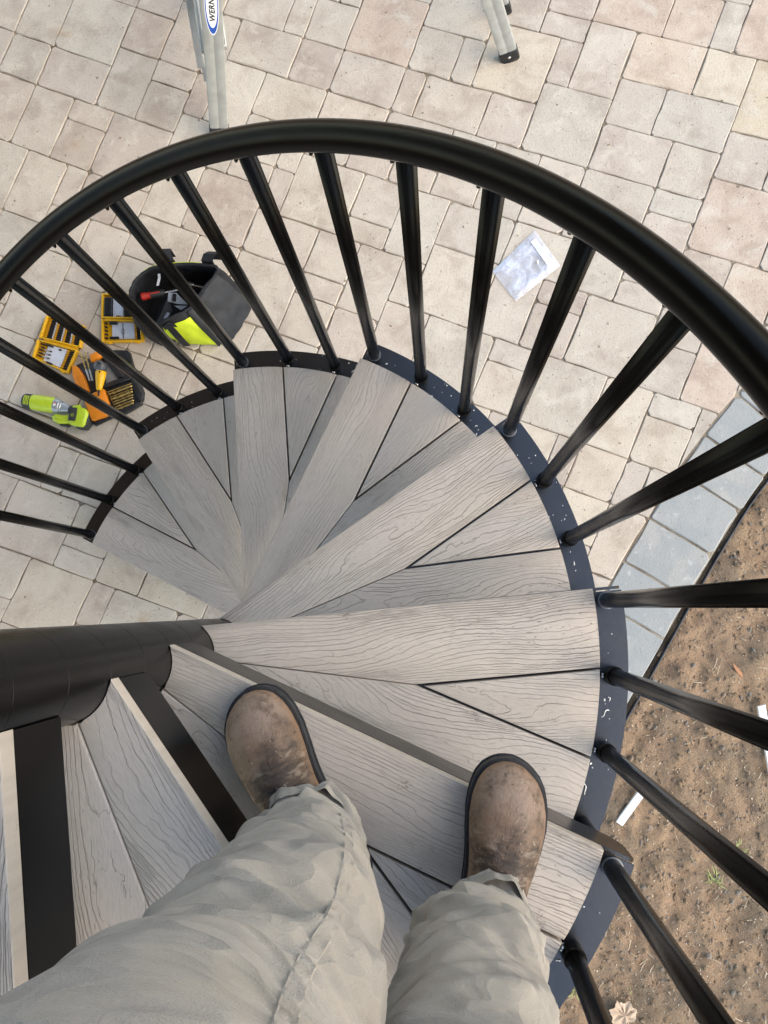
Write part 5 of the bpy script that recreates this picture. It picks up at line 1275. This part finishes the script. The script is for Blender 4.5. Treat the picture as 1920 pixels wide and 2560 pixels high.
kL = C3(694, 2350, 0.50); kR = C3(1166, 2640, 0.45)
ringsL = [(Vector((aL.x + 0.004, aL.y - 0.006, Z7 + 0.085)), 0.066, 0.053), (Vector((aL.x + 0.006, aL.y - 0.014, Z7 + 0.15)), 0.060, 0.055), (C3(768, 2210, 0.30), 0.062, 0.062), (kL, 0.075, 0.075), (C3(585, 2600, 0.64), 0.081, 0.080), (C3(425, 2850, 0.76), 0.090, 0.092), (C3(260, 3230, 0.86), 0.098, 0.098), (C3(200, 3950, 0.94), 0.10, 0.10)]
ringsR = [(Vector((aR.x, aR.y, Z7 + 0.085)), 0.068, 0.053), (Vector((aR.x - 0.002, aR.y - 0.010, Z7 + 0.15)), 0.060, 0.054), (C3(1184, 2412, 0.28), 0.063, 0.058), (kR, 0.073, 0.070), (C3(1165, 2950, 0.58), 0.080, 0.080), (C3(1160, 3350, 0.70), 0.088, 0.088), (C3(1150, 3900, 0.82), 0.098, 0.096), (C3(1050, 4700, 0.92), 0.10, 0.10)]
VL, FL = leg(ringsL, Vector((-0.3, 1, 0)), 1.7); VR, FR = leg(ringsR, Vector((0.25, 1, 0)), 6.2)
hipc = (ringsL[-1][0] + ringsR[-1][0]) / 2
Vp = []; Fp = []; ax = (ringsR[-1][0] - ringsL[-1][0]); ax.z = 0; hw = ax.length / 2; ax.normalize(); ay = Vector((-ax.y, ax.x, 0))
prof = [(-0.10, 0.55, 0.06), (-0.05, 0.95, 0.11), (0.0, 1.0, 0.125), (0.06, 1.0, 0.125), (0.11, 0.95, 0.115), (0.112, 0.01, 0.01)]
for z, sx_, ry in prof:
    for j in range(48):
        an = 2 * PI * j / 48; Vp.append(hipc + ax * math.cos(an) * (hw + 0.075) * sx_ + ay * math.sin(an) * ry + Vector((0, 0, z)))
for i in range(len(prof) - 1):
    for j in range(48): Fp.append((i * 48 + j, i * 48 + (j + 1) % 48, (i + 1) * 48 + (j + 1) % 48, (i + 1) * 48 + j))
k1 = len(VL); k2 = k1 + len(VR)
tro = obj('trousers', mesh('trousers', VL + VR + Vp, FL + [tuple(a + k1 for a in f) for f in FR] + [tuple(a + k2 for a in f) for f in Fp], True), khaki, person, PMx)
bmx = bmesh.new(); bmx.from_mesh(tro.data); bmesh.ops.recalc_face_normals(bmx, faces=bmx.faces[:]); bmx.to_mesh(tro.data); bmx.free()
# felled inseam with double stitching on the leg nearer the post
from mathutils.bvhtree import BVHTree
bv = BVHTree.FromPolygons(VL, FL)
sp_ = [(858, 2040), (868, 2075), (872, 2120), (868, 2170), (852, 2240), (832, 2300), (800, 2350), (770, 2400), (745, 2445), (725, 2505), (708, 2570), (690, 2680)]
pts = []
for (u0, v0), (u1, v1) in zip(sp_, sp_[1:]):
    for t in range(6):
        u = u0 + (u1 - u0) * t / 6; v = v0 + (v1 - v0) * t / 6
        d = (at(u, v, 0) - CAM).normalized(); h_, n_, _, _ = bv.ray_cast(CAM, d)
        if h_ is not None:
            if n_.dot(d) > 0: n_ = -n_
            if h_.z > Z7 + 0.05 and True: pts.append((h_, n_))
bm = bmesh.new(); st_ = bmesh.new()
if len(pts) > 4:
    sm = [((pts[max(0, i - 1)][0] + pts[i][0] * 2 + pts[min(len(pts) - 1, i + 1)][0]) / 4, pts[i][1]) for i in range(len(pts))]
    fr_s = []
    for i, (h_, n_) in enumerate(sm):
        t = (sm[min(i + 1, len(sm) - 1)][0] - sm[max(i - 1, 0)][0]).normalized(); fr_s.append((h_, n_, t.cross(n_).normalized()))
    rows = []
    for i, (h_, n_, s_) in enumerate(fr_s):
        pk = 0.0007 * math.sin(i * 2.1) + 0.0004 * math.sin(i * 0.9)
        rows.append([bm.verts.new(h_ + s_ * x + n_ * z) for x, z in ((-0.0062, -0.0012), (-0.0048, 0.0010 + pk), (-0.0030, 0.0005), (0.0, 0.0013 + pk), (0.0030, 0.0005), (0.0048, 0.0010 + pk), (0.0062, -0.0012))])
    for A, B in zip(rows, rows[1:]):
        for q in range(6): bm.faces.new((A[q], A[q + 1], B[q + 1], B[q]))
    shade(obj('inseam', bm, khaki, tro), 60)

# ------------------------------------------------------------------ crumbs on the paving
random.seed(31); bm = bmesh.new()
for i in range(420):
    u = random.uniform(-60, 1980); v = random.uniform(-60, 1700); p = at(u, v, 0.0016)
    if side(Vector((p.x, p.y))) > BW - 0.01: continue
    s_ = random.choice((0.001, 0.0014, 0.002, 0.003)) * random.uniform(0.7, 1.3)
    box(bm, p, (s_ * random.uniform(1, 2.5), s_, s_ * 0.5), Matrix.Rotation(random.uniform(0, 6), 3, 'Z'))
o = obj('paving_litter', bm, simple('brown_crumb', (0.16, 0.115, 0.07), 0.9, var=0.6, scale=9)); o['kind'] = 'stuff'; tag(o, 'tiny brown crumbs scattered over the cream pavers', 'litter')
# ------------------------------------------------------------------ unseen deck the stairs climb to, widened to shade the paving
DZ = 13 * H
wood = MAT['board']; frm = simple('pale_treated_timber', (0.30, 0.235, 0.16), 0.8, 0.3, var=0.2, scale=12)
deck = empty('raised_deck', (-2.6, 0.4, 0)); tag(deck, 'raised deck of grey composite boards on timber posts at the head of the stairs, out of view, widened to shade the paving', 'deck')
DM = Matrix.Translation((2.6, -0.4, 0))
XA, XB, YA, YB = -0.82, -4.2, -2.6, 5.2
n_ = 24; bwid = (XA - XB) / n_
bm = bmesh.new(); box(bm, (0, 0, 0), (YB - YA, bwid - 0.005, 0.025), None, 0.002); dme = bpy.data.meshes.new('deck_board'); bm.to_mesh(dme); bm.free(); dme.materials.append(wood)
XC, YC = 0.30, 1.05  # unseen wing over the ladder, added to darken the left paving
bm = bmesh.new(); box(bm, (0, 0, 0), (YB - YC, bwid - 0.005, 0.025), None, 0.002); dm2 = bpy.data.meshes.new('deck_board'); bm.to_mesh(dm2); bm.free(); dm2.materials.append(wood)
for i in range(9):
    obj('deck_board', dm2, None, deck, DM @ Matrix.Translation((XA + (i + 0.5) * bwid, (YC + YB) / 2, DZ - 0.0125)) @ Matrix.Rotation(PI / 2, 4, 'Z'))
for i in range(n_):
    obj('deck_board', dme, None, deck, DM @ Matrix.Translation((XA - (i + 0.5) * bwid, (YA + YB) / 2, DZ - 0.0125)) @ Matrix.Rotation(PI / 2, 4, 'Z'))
for y in [YA + 0.03 + (YB - YA - 0.06) * i / 12 for i in range(13)]:
    xe = XA if y < YC + 0.05 else XA + 9 * bwid
    bm = bmesh.new(); box(bm, ((xe + XB) / 2, y, DZ - 0.0255 - 0.095), (xe - XB - 0.09, 0.038, 0.19), None, 0.002); obj('joist', bm, frm, deck, DM)
for x, y0_, y1_ in ((XA - 0.022, YA, YC), (XA + 9 * bwid - 0.022, YC + 0.06, YB), (XB + 0.022, YA, YB)):
    bm = bmesh.new(); box(bm, (x, (y0_ + y1_) / 2, DZ - 0.0255 - 0.096), (0.04, y1_ - y0_, 0.19), None, 0.002); obj('rim_joist', bm, frm, deck, DM)
for y in (YA + 0.2, YB - 0.2):
    bm = bmesh.new(); box(bm, (XA - 0.30, y, (DZ - 0.217) / 2), (0.14, 0.14, DZ - 0.217), None, 0.004); obj('post', bm, frm, deck, DM)
